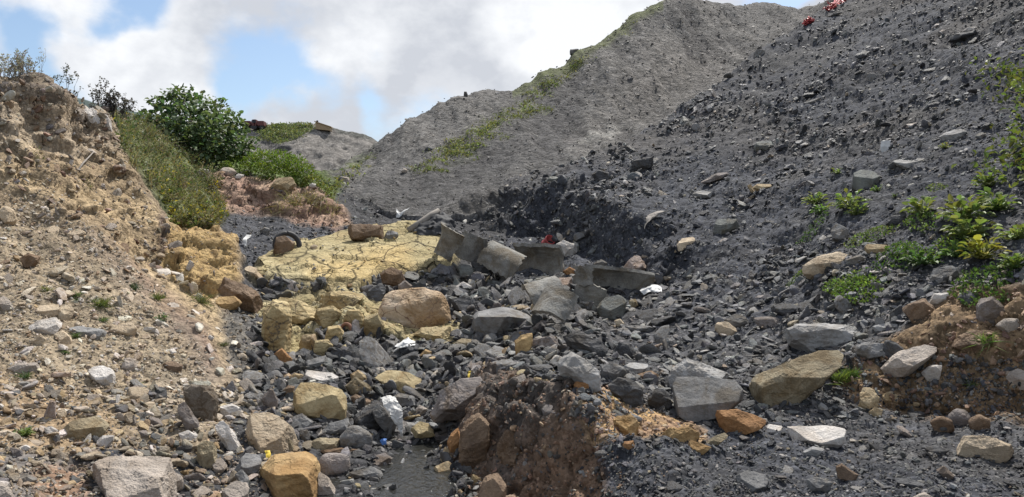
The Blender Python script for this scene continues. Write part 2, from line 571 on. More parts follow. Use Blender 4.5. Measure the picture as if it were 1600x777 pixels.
# grey spoil hill
SIL_F = [(500, 286, 26), (540, 256, 26.4), (580, 224, 27), (640, 190, 28.5), (700, 153, 30), (727, 140, 30.5), (760, 142, 31.5), (778, 138, 32),
         (800, 138, 32.3), (820, 126, 32.5), (880, 99, 34), (893, 86, 34.5), (940, 60, 36), (985, 24, 37.5), (1020, -3, 39),
         (1060, -15, 40), (1120, -6, 42), (1165, 3, 44), (1195, 10, 45.5), (1220, 20, 46), (1242, 24, 47), (1262, 20, 47)]
S(*SIL_F)
S(*[(px, py + 90, Y * 1.12) for px, py, Y in SIL_F if Y * 1.12 < 52])
S((520, 292, 21), (560, 302, 20), (620, 335, 18.5), (700, 346, 17.8), (750, 347, 17.6), (600, 270, 22.6), (660, 250, 24.5),
  (700, 205, 27.5), (640, 220, 26.6), (640, 300, 20.6), (700, 260, 23.5), (760, 220, 26), (820, 180, 29), (880, 140, 31.5),
  (760, 300, 20.6), (820, 250, 23.6), (870, 232, 25), (920, 212, 26.5), (960, 212, 27.2), (995, 198, 28.5), (1060, 152, 32),
  (1120, 112, 34.5), (1170, 82, 37), (1215, 48, 40), (1268, 18, 43), (950, 100, 33), (1000, 60, 35.5), (1050, 60, 36.6),
  (1085, 95, 35.6), (1100, 35, 40), (1150, 40, 41), (1010, 120, 32), (940, 170, 29.5))
# dark scree slope on the right
SIL_G = [(800, 290, 18.6), (840, 271, 19), (900, 244, 20), (972, 227, 21), (995, 211, 21.5), (1060, 165, 23), (1136, 115, 24.5),
         (1215, 57, 26), (1290, 15, 27.5), (1330, -6, 28), (1400, -60, 30), (1500, -120, 32), (1860, -250, 34)]
S(*SIL_G)
S((840, 300, 20.5), (900, 275, 21.8), (972, 262, 23.5), (1060, 222, 26.5), (1136, 172, 29.5), (1215, 122, 32), (1330, 90, 34), (1860, -200, 52),
  (1500, -50, 52), (1290, 60, 52), (500, 320, 52), (900, 180, 52), (700, 220, 52))
S((755, 353, 17.2), (800, 366, 16.6), (845, 373, 15.9), (900, 396, 14.6), (960, 411, 13.6), (1010, 421, 12.9), (1060, 430, 11.9),
  (800, 305, 17.5), (825, 330, 17.3), (850, 284, 16.9), (870, 300, 16.5), (900, 302, 15.6), (960, 322, 14.5), (1010, 352, 13.5), (1060, 377, 12.5), (900, 270, 18.3),
  (950, 262, 18.8), (1000, 262, 18.2), (1000, 302, 16.2), (1080, 302, 15.3), (1080, 240, 18.3), (1080, 352, 13.5),
  (1150, 200, 20), (1150, 270, 16.2), (1150, 330, 13.6), (1150, 400, 11.3), (1250, 100, 22.8), (1250, 200, 18),
  (1250, 280, 14.4), (1250, 350, 11.6), (1250, 420, 9.8), (1330, 60, 22.5), (1350, 150, 17.5), (1350, 250, 12.9),
  (1350, 300, 11.2), (1350, 370, 9.5), (1350, 430, 8.4), (1450, 0, 22), (1450, 100, 17), (1450, 200, 12.9), (1450, 300, 10),
  (1450, 380, 8.4), (1450, 440, 7.5), (1600, 0, 17), (1600, 130, 12.3), (1600, 300, 8.8), (1600, 400, 7.3), (1600, 470, 6.6),
  (1860, 0, 14), (1860, 200, 9.5), (1860, 400, 6.6), (1860, 550, 5.2), (1860, 777, 3.9))
S((1100, 440, 10.6), (1050, 500, 9.9), (1150, 470, 9.7), (1100, 530, 8.8), (1200, 520, 8.4), (1300, 500, 7.9), (1250, 560, 7.6),
  (1380, 520, 7.3), (1000, 570, 8.1), (1080, 590, 7.3), (1180, 590, 7.2), (1350, 560, 6.95), (1180, 640, 6.5), (1100, 672, 6.0),
  (1300, 630, 6.6), (1380, 652, 6.5), (1450, 652, 6.45), (1530, 657, 6.25), (1600, 662, 6.1),
  (1400, 562, 6.85), (1470, 522, 6.75), (1540, 522, 6.5), (1600, 512, 6.35), (1350, 600, 6.72),
  (1200, 700, 5.6), (1200, 777, 4.7), (1400, 700, 5.5), (1400, 777, 4.5), (1600, 777, 4.3), (1000, 700, 5.25), (1100, 777, 4.65))
# earth mound in the middle
S((880, 510, 9.3), (850, 545, 8.3), (800, 562, 7.6), (850, 572, 6.9), (760, 592, 7.2), (905, 604, 5.95), (930, 610, 5.95), (880, 590, 6.2),
  (850, 592, 6.05), (800, 588, 6.35), (758, 602, 6.6), (732, 640, 6.5), (716, 690, 6.35), (850, 640, 5.85), (800, 640, 6.05), (850, 720, 5.68), (800, 720, 5.86),
  (850, 815, 5.52), (800, 815, 5.6), (740, 745, 5.95), (722, 777, 5.42), (775, 815, 5.6), (865, 815, 5.4), (735, 640, 6.5), (730, 720, 6.1),
  (905, 622, 5.78), (916, 680, 5.5), (927, 740, 5.22), (936, 790, 4.98), (948, 690, 5.42), (962, 777, 4.95), (1000, 777, 4.78), (960, 620, 6.4), (1000, 642, 6.3), (1050, 660, 6.1))

# regular fan-shaped net of points over the survey: finest near the viewer
NPX = np.arange(-240, 1841, 2.1)
_v = [np.log(2.6)]
while _v[-1] < np.log(49):
    y = np.exp(_v[-1])
    _v.append(_v[-1] + (0.0055 if y < 4.2 else 0.0025 if y < 13 else 0.0037 if y < 20 else 0.0052))
NV = np.array(_v)
NY = np.exp(NV)
NC, NR = len(NPX), len(NV)


def survey():
    pts = [Vector((px, math.log(Y) * F_PX)) for px, Y, z in PTS]
    zz = [z for px, Y, z in PTS]
    v, e, f, ov, oe, of = delaunay_2d_cdt(pts, [], [], 0, 1e-4)
    vz = np.array([zz[o[0]] for o in ov])
    v = np.array([(q.x, q.y / F_PX) for q in v])
    H = np.full((NR, NC), np.nan)
    for t in f:
        a, b, c = v[t[0]], v[t[1]], v[t[2]]
        lo, hi = np.minimum(np.minimum(a, b), c), np.maximum(np.maximum(a, b), c)
        c0, c1 = np.searchsorted(NPX, lo[0] - 0.01), np.searchsorted(NPX, hi[0] + 0.01)
        r0, r1 = np.searchsorted(NV, lo[1] - 1e-6), np.searchsorted(NV, hi[1] + 1e-6)
        if c0 >= c1 or r0 >= r1: continue
        X, Y = np.meshgrid(NPX[c0:c1], NV[r0:r1])
        d = (b[1] - c[1]) * (a[0] - c[0]) + (c[0] - b[0]) * (a[1] - c[1])
        if abs(d) < 1e-12: continue
        w0 = ((b[1] - c[1]) * (X - c[0]) + (c[0] - b[0]) * (Y - c[1])) / d
        w1 = ((c[1] - a[1]) * (X - c[0]) + (a[0] - c[0]) * (Y - c[1])) / d
        w2 = 1 - w0 - w1
        m = (w0 > -1e-6) & (w1 > -1e-6) & (w2 > -1e-6)
        h = w0 * vz[t[0]] + w1 * vz[t[1]] + w2 * vz[t[2]]
        sub = H[r0:r1, c0:c1]
        sub[m] = h[m]
    assert not np.isnan(H).all()
    H[np.isnan(H)] = -1.7
    return H


def blur(a, r, axis):
    k = 2 * r + 1
    pad = [(0, 0), (0, 0)]; pad[axis] = (r + 1, r)
    c = np.cumsum(np.pad(a, pad, mode='edge'), axis=axis)
    if axis == 0: return (c[k:, :] - c[:-k, :]) / k
    return (c[:, k:] - c[:, :-k]) / k


H = survey()
H1 = blur(blur(H, 1, 0), 1, 1)
for _ in range(2):
    H = blur(blur(H, 4, 0), 4, 1)
_keep = np.clip(1.6 - np.maximum(np.abs(NPX[None, :] - 815) / 75, np.abs(NY[:, None] - 5.95) / 0.65), 0, 1)
_keep = np.maximum(_keep, np.clip(1.6 - np.maximum(np.abs(NPX[None, :] - 900) / 130, np.abs(NY[:, None] - 15.2) / 2.2), 0, 1))
_keep = np.maximum(_keep, np.clip(1.6 - np.maximum(np.abs(NPX[None, :] - 1480) / 130, np.abs(NY[:, None] - 6.5) / 0.5), 0, 1))
H = H * (1 - _keep) + H1 * _keep
GX = (NPX[None, :] - CX) / F_PX * NY[:, None]
GY = np.broadcast_to(NY[:, None], GX.shape).copy()
P0 = np.stack([GX, GY, H], -1)


def normals(P):
    du = np.gradient(P, axis=1); dv = np.gradient(P, axis=0)
    n = np.cross(du, dv)
    n /= np.linalg.norm(n, axis=-1)[..., None] + 1e-12
    return n


N0 = normals(P0)
PXg = np.broadcast_to(NPX[None, :], GX.shape)
PYg = CY - H / GY * F_PX
FLAT = P0.reshape(-1, 3)
WARP = fbm(FLAT * 1.1, 4, 91).reshape(GX.shape), fbm(FLAT * 1.1, 4, 92).reshape(GX.shape)


def sd_poly(x, y, poly):
    """signed distance to a polygon, inside positive"""
    poly = np.asarray(poly, float)
    d = np.full(x.shape, 1e9); ins = np.zeros(x.shape, bool)
    n = len(poly)
    for i in range(n):
        a, b = poly[i], poly[(i + 1) % n]
        e = b - a
        t = np.clip(((x - a[0]) * e[0] + (y - a[1]) * e[1]) / (e @ e), 0, 1)
        d = np.minimum(d, np.hypot(x - a[0] - t * e[0], y - a[1] - t * e[1]))
        if a[1] != b[1]:
            c = ((a[1] > y) != (b[1] > y)) & (x < (b[0] - a[0]) * (y - a[1]) / (b[1] - a[1]) + a[0])
            ins ^= c
    return np.where(ins, d, -d)


def zone(poly, soft=10, warp=14, y0=0.0, y1=99.0):
    """0..1 cover of one kind of soil; its edge wanders with the ground"""
    poly = np.asarray(poly, float)
    m = ((PXg > poly[:, 0].min() - 60) & (PXg < poly[:, 0].max() + 60) & (PYg > poly[:, 1].min() - 60)
         & (PYg < poly[:, 1].max() + 60) & (GY >= y0) & (GY <= y1))
    out = np.zeros(GX.shape)
    if m.any():
        x = PXg[m] + WARP[0][m] * warp; y = PYg[m] + WARP[1][m] * warp
        out[m] = np.clip(sd_poly(x, y, poly) / soft * 0.5 + 0.5, 0, 1)
    return out


# which landform a point belongs to
ZF = (GY > 17.4) & (PXg > 480)
# F lies beyond the crest line of the scree slope
sx = np.array([p[0] for p in SIL_G]); sy = np.array([p[2] for p in SIL_G])
crest = np.interp(PXg, sx, sy)
GM = (PXg > 790) & (GY < crest + 0.6)          # scree slope and everything in front of it on the right
HILL = (~GM) & (GY > np.interp(PXg, [480, 520, 620, 760, 800], [20.5, 19.5, 17.6, 17.4, 18.2])) & (PXg > 470)

BANK = zone([(-300, 60), (60, 100), (175, 175), (180, 215), (250, 330), (262, 345), (345, 340), (372, 400), (372, 440), (345, 480), (400, 540), (390, 600), (340, 680),
             (300, 700), (-300, 720)], 8, 6, 0, 13.2)
OCHRE_CLIFF = zone([(250, 350), (345, 338), (362, 370), (372, 440), (345, 452), (320, 470), (255, 440), (250, 400)], 6, 6, 9.5, 12.1)
SAND_UP = zone([(385, 428), (450, 396), (500, 378), (545, 364), (640, 356), (690, 370), (718, 405), (708, 430), (640, 438), (590, 440),
                (572, 462), (480, 455), (400, 446)], 4, 5, 11, 15.3)
SAND_LOW = zone([(405, 472), (470, 458), (570, 458), (570, 500), (545, 520), (500, 520), (488, 560), (455, 565), (425, 545), (405, 510)], 5, 8, 9, 11.6)
SAND_FOOT = zone([(560, 470), (600, 470), (720, 505), (715, 532), (600, 530), (560, 510)], 6, 8, 9, 11)
RED_EARTH = zone([(318, 270), (460, 276), (520, 300), (545, 345), (520, 362), (430, 330), (345, 335), (325, 310)], 6, 10, 15, 17.6)
GRIT = zone([(345, 335), (430, 340), (500, 350), (530, 365), (480, 378), (440, 400), (395, 425), (372, 415), (360, 370)], 6, 8, 12, 15.9)
MOUND = zone([(720, 620), (770, 560), (850, 590), (905, 604), (915, 640), (930, 720), (940, 800), (720, 800), (712, 700)], 12, 22, 4, 8.2)
VEIN = zone([(905, 606), (950, 610), (980, 640), (1050, 660), (1100, 680), (1100, 705), (1040, 690), (960, 690), (915, 690)], 8, 14, 4.6, 6.6)
BROWN_R = zone([(1290, 600), (1340, 560), (1430, 500), (1500, 450), (1700, 450), (1700, 680), (1530, 668), (1400, 655), (1330, 635)], 10, 16, 4, 7.6)
SCRUB = zone([(172, 180), (235, 195), (300, 235), (340, 300), (345, 345), (262, 350), (235, 295), (190, 240)], 8, 10, 12.1, 20)
LEDGE = zone([(280, 240), (490, 250), (530, 300), (515, 310), (470, 292), (400, 272), (310, 262)], 6, 6, 16.6, 26)

# ------------------------------------------------------------------ soil colours
colr = np.zeros(GX.shape + (3,))
COAL = np.array((0.055, 0.058, 0.068))
colr[:] = (0.05, 0.05, 0.053)
big = fbm(FLAT * 0.55, 5, 11).reshape(GX.shape)
mid = fbm(FLAT * 2.3, 5, 12).reshape(GX.shape)
fin = fbm(FLAT * 9.0, 4, 13).reshape(GX.shape)


def lay(w, c, var=None):
    global colr
    c = np.asarray(c, float)
    colr = colr * (1 - w[..., None]) + c * w[..., None]


def soft(x, a, b):
    t = np.clip((x - a) / (b - a), 0, 1)
    return t * t * (3 - 2 * t)


lay(GM.astype(float), COAL)
lay(GM * soft(big, 0.0, 0.5) * 0.6, (0.085, 0.082, 0.08))
lay(GM * soft(mid, 0.1, 0.5) * 0.4, (0.042, 0.044, 0.052))
lay(GM * soft(fbm(FLAT * .35 + 9, 4, 27).reshape(GX.shape), 0.0, .35) * .55, (0.088, 0.080, 0.073))
# hill: grey shale with paler dusty runs
lay(HILL.astype(float), (0.155, 0.150, 0.146))
gst = fbm(np.stack([FLAT[:, 0] * 0.75 + FLAT[:, 1] * 0.25, FLAT[:, 1] * 0.12 - FLAT[:, 0] * 0.08, FLAT[:, 2] * 0.15], -1), 5, 23).reshape(GX.shape)
lay(GM * soft(gst, 0.0, 0.4) * 0.5, (0.070, 0.069, 0.070))
lay(GM * soft(-gst, 0.05, 0.4) * 0.5, (0.042, 0.044, 0.052))
rills = fbm(np.stack([FLAT[:, 0] * 1.1 + FLAT[:, 2] * 0.2, FLAT[:, 1] * 0.22, FLAT[:, 2] * 0.25], -1), 5, 21).reshape(GX.shape)
lay(HILL * soft(rills, -0.05, 0.4) * 0.75, (0.205, 0.195, 0.184))
lay(HILL * soft(-rills, 0.05, 0.45) * 0.7, (0.105, 0.10, 0.10))
lay(HILL * zone([(560, 310), (700, 240), (900, 120), (960, 130), (860, 250), (800, 290), (760, 345), (600, 345)], 22, 25, 17) * 0.65, (0.088, 0.086, 0.088))
lay(HILL * zone([(905, 225), (945, 195), (1000, 190), (1130, 118), (1120, 90), (1060, 70), (1000, 90), (960, 150)], 25, 25, 24) * 0.55, (0.21, 0.195, 0.18))
lay(HILL * zone([(905, 228), (920, 212), (965, 205), (960, 222)], 6, 12, 22), (0.33, 0.32, 0.30))
green_strip = zone([(500, 278), (560, 240), (590, 238), (560, 275), (520, 300)], 12, 20, 19) + \
    zone([(700, 235), (820, 160), (830, 120), (890, 92), (985, 20), (1035, -10), (1010, 30), (900, 110), (840, 175), (730, 245), (640, 290)], 10, 26, 22)
green_strip = np.clip(green_strip, 0, 1) * HILL
_rim = CY - blur(H, 1, 1) / GY * F_PX
RIM = HILL * soft(18 - (_rim - _rim[(GY[:, 0] > 20)].min(0)[None]), 0, 12) * ((PXg > 800) & (PXg < 1035))
lay(green_strip * soft(mid + fin * 0.6, -0.25, 0.25) * 0.8, (0.13, 0.15, 0.065))
lay(green_strip * soft(-mid + fin, 0.1, 0.4) * 0.5, (0.22, 0.21, 0.17))
lay(RIM * .8, (0.125, 0.14, 0.065))
# left bank
lay(BANK, (0.33, 0.25, 0.165))
lay(BANK * soft(mid, -0.1, 0.35) * 0.6, (0.37, 0.29, 0.19))
lay(BANK * soft(-mid + fin * 0.4, 0.1, 0.5) * 0.6, (0.30, 0.235, 0.17))
grav_l = np.clip(zone([(-300, 300), (0, 318), (70, 310), (140, 370), (200, 430), (270, 520), (330, 600), (300, 640), (200, 590), (-300, 620)], 25, 30, 0, 10.5), 0, 1)
lay(BANK * grav_l * 0.75, (0.285, 0.232, 0.17))
lay(zone([(120, 360), (160, 360), (260, 460), (300, 500), (350, 590), (330, 600), (230, 480), (180, 440)], 12, 12, 0, 11) * 0.6, (0.24, 0.19, 0.165))
lay(zone([(175, 385), (200, 385), (235, 440), (300, 490), (340, 560), (325, 570), (290, 510), (215, 450)], 8, 8, 0, 11) * 0.4, (0.20, 0.12, 0.095))
lay(BANK * zone([(0, 215), (100, 250), (190, 240), (255, 330), (262, 440), (340, 470), (330, 500), (240, 460), (150, 370), (60, 300), (0, 300)], 24, 24, 7.5, 12.5) * 0.55, (0.39, 0.285, 0.165))
lay(BANK * zone([(-300, 90), (70, 110), (110, 150), (180, 190), (190, 240), (110, 250), (0, 220), (-300, 200)], 12, 16, 8) * 0.55, (0.33, 0.27, 0.215))
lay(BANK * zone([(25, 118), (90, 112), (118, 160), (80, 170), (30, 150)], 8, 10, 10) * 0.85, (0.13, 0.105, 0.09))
lay(BANK * zone([(-300, 590), (0, 590), (70, 600), (175, 640), (170, 690), (60, 710), (-300, 720)], 18, 20, 0, 7) * 0.75, (0.33, 0.235, 0.15))
lay(BANK * zone([(240, 560), (330, 590), (390, 600), (330, 690), (230, 690)], 18, 20, 0, 8) * 0.5, (0.29, 0.245, 0.195))
bed = fbm(np.stack([FLAT[:, 0] * .35, FLAT[:, 1] * .35, FLAT[:, 2] * 4.5 + FLAT[:, 0] * .8], -1), 4, 24).reshape(GX.shape)
lay(BANK * soft(bed, .05, .35) * (PYg < 470) * 0.45, (0.22, 0.165, 0.115))
lay(BANK * soft(-bed, .1, .4) * (PYg < 470) * 0.4, (0.42, 0.33, 0.22))
lay(zone([(-300, 700), (60, 700), (140, 715), (140, 800), (-300, 800)], 10, 14, 0, 6), (0.15, 0.135, 0.125))
lay(zone([(50, 730), (135, 722), (140, 777), (60, 777)], 10, 14, 0, 6) * 0.8, (0.27, 0.17, 0.11))
lay(zone([(155, 690), (255, 685), (260, 715), (150, 715)], 5, 10, 0, 6.5), (0.045, 0.047, 0.055))
lay(zone([(205, 625), (270, 620), (280, 660), (225, 665)], 8, 14, 0, 7.5) * 0.8, (0.12, 0.118, 0.12))
lay(zone([(340, 490), (410, 485), (420, 520), (410, 620), (375, 630), (350, 540)], 8, 14, 6.8, 10.4) * 0.9, (0.12, 0.115, 0.11))
lay(OCHRE_CLIFF, (0.42, 0.295, 0.145))
lay(OCHRE_CLIFF * soft(mid, 0.0, 0.4) * 0.8, (0.38, 0.235, 0.10))
lay(OCHRE_CLIFF * soft(-fin - mid, 0.2, 0.6) * 0.6, (0.24, 0.155, 0.085))
lay(zone([(246, 335), (256, 335), (258, 400), (250, 400)], 4, 5, 9, 12), (0.14, 0.10, 0.08))
# middle bank
lay(RED_EARTH, (0.30, 0.205, 0.155))
lay(RED_EARTH * soft(mid, 0.0, 0.4) * 0.7, (0.24, 0.15, 0.115))
lay(RED_EARTH * soft(-mid, 0.0, 0.4) * 0.6, (0.40, 0.29, 0.20))
lay(GRIT, (0.062, 0.064, 0.072))
lay(SCRUB, (0.11, 0.12, 0.055))
lay(LEDGE, (0.10, 0.13, 0.045))
# sandstone
f1, f2, cid = (a.reshape(GX.shape) for a in voronoi2(np.stack([FLAT[:, 0] * 1.15 + fbm(FLAT * 2, 4, 5) * 0.5, FLAT[:, 1] * 0.8 + fbm(FLAT * 2, 4, 6) * 0.5], -1), 3))
g1, g2, gid = (a.reshape(GX.shape) for a in voronoi2(np.stack([FLAT[:, 0] * 3.7 + fbm(FLAT * 4, 4, 7) * 0.75, FLAT[:, 1] * 2.6 + fbm(FLAT * 4, 4, 8) * 0.75], -1), 4))
crack = np.maximum(soft(0.12 - (f2 - f1), 0, 0.05), 0.85 * soft(0.14 - (g2 - g1), 0, 0.06) * (gid > 0.35))
for w in (SAND_UP, SAND_LOW, SAND_FOOT):
    lay(w, (0.335, 0.28, 0.155))
    lay(w * soft(mid, 0.05, 0.45) * 0.6, (0.37, 0.32, 0.20))
    lay(w * soft(-mid + fin * 0.5, 0.1, 0.5) * 0.6, (0.31, 0.23, 0.12))
    lay(w * soft(fin, 0.25, 0.5) * 0.3, (0.40, 0.36, 0.25))

lay(SAND_UP * zone([(490, 430), (640, 395), (650, 440), (575, 462), (480, 455)], 12, 14, 11, 13.5) * 0.5, (0.52, 0.37, 0.16))
lay(0.5 * SAND_LOW * zone([(440, 470), (500, 462), (545, 480), (500, 512), (450, 500)], 8, 16, 9, 11.6) * soft(mid, -0.1, 0.2) * 0.9, (0.075, 0.072, 0.072))
# mound
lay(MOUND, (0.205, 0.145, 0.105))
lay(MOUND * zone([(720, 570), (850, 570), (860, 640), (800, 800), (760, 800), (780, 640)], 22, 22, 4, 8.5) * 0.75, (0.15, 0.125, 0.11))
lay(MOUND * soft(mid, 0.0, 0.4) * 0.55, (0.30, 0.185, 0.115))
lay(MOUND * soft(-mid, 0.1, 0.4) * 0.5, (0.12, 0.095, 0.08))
lay(zone([(805, 700), (925, 690), (945, 800), (800, 800)], 16, 16, 4, 6) * 0.5, (0.25, 0.165, 0.11))
FOOT = zone([(690, 742), (742, 752), (750, 810), (690, 810)], 6, 8, 4.5, 6.4)
lay(FOOT, (0.05, 0.048, 0.046))
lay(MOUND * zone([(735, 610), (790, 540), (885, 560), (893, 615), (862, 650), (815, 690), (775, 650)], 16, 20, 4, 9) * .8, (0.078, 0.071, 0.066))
lay(VEIN, (0.37, 0.245, 0.13))
lay(VEIN * soft(mid, 0.0, 0.4) * 0.7, (0.46, 0.31, 0.13))
lay(VEIN * soft(-mid + fin, 0.1, 0.5) * 0.6, (0.25, 0.17, 0.13))
lay(BROWN_R, (0.175, 0.122, 0.074))
lay(BROWN_R * soft(mid, 0.0, 0.4) * 0.5, (0.23, 0.15, 0.09))
colr = colr * np.where(BANK[..., None] > .5, np.array((.86, .87, .86)), 1.0)
colr = colr * (1 + 0.22 * fin + 0.18 * mid)[..., None]
colr = np.clip(colr, 0.012, 0.8)

# ------------------------------------------------------------------ relief
rough = np.ones(GX.shape)
rough *= 1 - 0.75 * np.maximum(SAND_UP, 0) - 0.35 * GRIT
rough *= np.where(HILL, 0.5, 1.0)
d = (0.10 * fbm(FLAT * 0.9, 3, 31).reshape(GX.shape) + 0.06 * fbm(FLAT * 2.4, 3, 32).reshape(GX.shape)) * rough
d += (0.035 * fbm(FLAT * 6.5, 3, 33).reshape(GX.shape) + 0.02 * fbm(FLAT * 15, 3, 34).reshape(GX.shape)) * rough
HS = HILL.astype(float)
for _ in range(3):
    HS = blur(blur(HS, 6, 0), 6, 1)
d += HS * HILL * (0.15 + 0.30 * rills + 0.05 * fbm(np.stack([FLAT[:, 0] * 2.2 + FLAT[:, 2] * .8, FLAT[:, 1] * .3, FLAT[:, 2] * .3], -1), 4, 36, ridged=True).reshape(GX.shape))
UPBANK = BANK * zone([(-300, 90), (70, 110), (180, 170), (200, 250), (255, 330), (256, 440), (60, 300), (-300, 260)], 20, 20, 8)


def jointed(mask, freq, seed, warp=0.35):
    """plateaus and joints of bedded rock, only where the mask is"""
    out = np.zeros(GX.shape); gap = np.ones(GX.shape)
    m = mask > 0.01
    q = FLAT.reshape(GX.shape + (3,))[m]
    w = np.stack([fbm(q * 2.2, 3, seed + 5), fbm(q * 2.2, 3, seed + 6), fbm(q * 2.2, 3, seed + 7)], -1) * warp
    c, g = blocks3(q * np.array(freq) + w, seed)
    out[m] = c - 0.5; gap[m] = g
    return out * mask, (1 - gap) * mask


for mk, fq, amp, cr_ in ((OCHRE_CLIFF, (1.5, 1.5, 3.6), 0.22, 0.05), (OCHRE_CLIFF, (4.5, 4.5, 9), 0.07, 0.03), (UPBANK, (1.3, 1.3, 2.2), 0.16, 0.0), (UPBANK, (4, 4, 7), 0.07, 0.02),
                         (MOUND, (2.6, 2.6, 2.4), 0.17, 0.03), (MOUND, (7, 7, 5), 0.045, 0.01), (RED_EARTH, (1.4, 1.4, 2.5), 0.25, 0.03), (RED_EARTH, (4, 4, 8), 0.08, 0.02),
                         (BROWN_R, (3, 3, 3.5), 0.08, 0.0), (BROWN_R, (8, 8, 8), 0.03, 0.0), (SAND_LOW, (1.8, 1.8, 1.3), 0.20, 0.03), (SAND_LOW, (5, 5, 4), 0.07, 0.02),
                         (SAND_FOOT, (2.2, 2.2, 3), 0.12, 0.04)):
    o_, g_ = jointed(mk, fq, int(fq[0] * 10))
    d += amp * o_ - cr_ * g_
sandy = np.maximum(SAND_UP, np.maximum(SAND_LOW, SAND_FOOT))
o_, g_ = jointed(SAND_UP, (0.75, 0.6, 0.6), 88, 0.5)
d += 0.14 * o_ + SAND_UP * 0.22 + SAND_UP * 0.03 * fbm(FLAT * np.array([1.5, 1.5, 9]), 4, 46).reshape(GX.shape)
scarp = zone([(745, 355), (790, 295), (900, 285), (1010, 345), (1060, 375), (1060, 432), (900, 400), (830, 375)], 10, 10, 11.5, 18.5)
o_, g_ = jointed(scarp, (0.9, 0.9, 0.7), 77)
d += 0.30 * o_
o_, g_ = jointed(scarp, (3, 3, 3), 78)
d += 0.10 * o_
d += UPBANK * 0.10 * bed + OCHRE_CLIFF * 0.10 * bed
GS = GM * np.clip((GY - 7) / 4, 0, 1)
d += GS * (0.16 * gst + 0.10 * fbm(FLAT * np.array([1.3, .5, .5]), 4, 37, ridged=True).reshape(GX.shape))
fur = fbm(np.stack([FLAT[:, 0] * 3.2, FLAT[:, 1] * 3.2, FLAT[:, 2] * 0.8], -1), 4, 44, ridged=True).reshape(GX.shape)
d += MOUND * (0.05 * fur + 0.03 * fbm(FLAT * 14, 4, 45, gain=0.6).reshape(GX.shape))
edge = np.minimum(1, np.minimum(np.arange(NR)[:, None], NR - 1 - np.arange(NR)[:, None]) / 6.0)
P = P0 + N0 * (d * edge)[..., None]
# the water lies in the stream bed, so the bed stays below it
WATER_Z = -1.745

NRM = normals(P)
SPX = CX + P[..., 0] / P[..., 1] * F_PX
SPY = CY - P[..., 2] / P[..., 1] * F_PX


def col_of(px):
    return int(np.clip(round((px - NPX[0]) / (NPX[1] - NPX[0])), 0, NC - 1))


def pick(px, py):
    """first ground point met along the sight line of a photograph pixel: x, y, z"""
    c = col_of(px)
    hit = np.nonzero(SPY[:, c] <= py)[0]
    hit = hit[hit > 3]
    r = hit[0] if len(hit) else NR - 1
    if r > 0 and SPY[r - 1, c] > SPY[r, c]:
        t = (SPY[r - 1, c] - py) / (SPY[r - 1, c] - SPY[r, c])
        t = min(max(t, 0), 1)
        return P[r - 1, c] * (1 - t) + P[r, c] * t
    return P[r, c]


# which sheet each face goes to
code = np.zeros(GX.shape, int)
code[HILL] = 1
code[GM & (GY > 7) & (PYg < 445 - 0.0 * PXg)] = 2
code[BANK > 0.5] = 3
code[OCHRE_CLIFF > 0.5] = 4
code[SAND_UP > 0.5] = 5
code[np.maximum(SAND_LOW, SAND_FOOT) > 0.5] = 6
code[RED_EARTH > 0.5] = 7
code[((MOUND > 0.5) & (FOOT < 0.5)) | (VEIN > 0.5)] = 8
GRITTY = zone([(340, 490), (410, 485), (420, 520), (410, 620), (375, 630), (350, 540)], 8, 14, 6.8, 10.4)
M_EARTH = earth_mat('earth')
M_SCREE = earth_mat('scree', 26.0, 0.75, 0.7, 0.03)
M_HILL = earth_mat('shale_hill', 9.0, 0.62, 1.0, 0.12)
M_SAND = earth_mat('sandstone', 60.0, 0.3, 0.6, 0.03, 0.74)
M_OCHRE = earth_mat('ochre_rock', 34.0, 0.35, 0.8, 0.03)
M_CLAY = earth_mat('clay', 30.0, 0.5, 0.9, 0.03)
SHEETS = [('ground', M_SCREE, None, None, 'structure'), ('spoil_hill', M_HILL, None, None, 'structure'),
          ('scree_slope', M_SCREE, None, None, 'structure'), ('earth_bank', M_EARTH, None, None, 'structure'),
          ('ochre_cliff', M_OCHRE, 'ochre yellow sandstone face standing at the foot of the scrubby slope', 'rock face', None),
          ('sandstone_outcrop', M_SAND, 'broad pale yellow sandstone slab full of fine cracks across the gully', 'rock outcrop', None),
          ('sandstone_ledge', M_SAND, 'broken yellow sandstone steps with black grit in them below the cracked slab', 'rock outcrop', None),
          ('red_earth_bank', M_CLAY, None, None, 'structure'), ('earth_mound', M_CLAY, None, None, 'structure')]
idx = np.arange(NR * NC).reshape(NR, NC)
quads = np.stack([idx[:-1, :-1], idx[:-1, 1:], idx[1:, 1:], idx[1:, :-1]], -1).reshape(-1, 4)
qcode = code[:-1, :-1].ravel()
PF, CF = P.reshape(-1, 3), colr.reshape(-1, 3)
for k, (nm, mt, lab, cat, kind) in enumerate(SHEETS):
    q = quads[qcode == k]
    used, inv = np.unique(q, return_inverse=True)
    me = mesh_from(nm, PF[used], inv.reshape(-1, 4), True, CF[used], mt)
    tag(add_obj(nm, me), lab, cat, None, kind)

# far ground out to the horizon
o = add_obj('terrain', mesh_from('terrain', [(-900, -400, -3.2), (900, -400, -3.2), (900, 1500, -3.2), (-900, 1500, -3.2)],
                                 np.array([[0, 1, 2, 3]]), False, np.array([(0.12, 0.115, 0.10)] * 4), M_HILL))
tag(o, kind='structure')
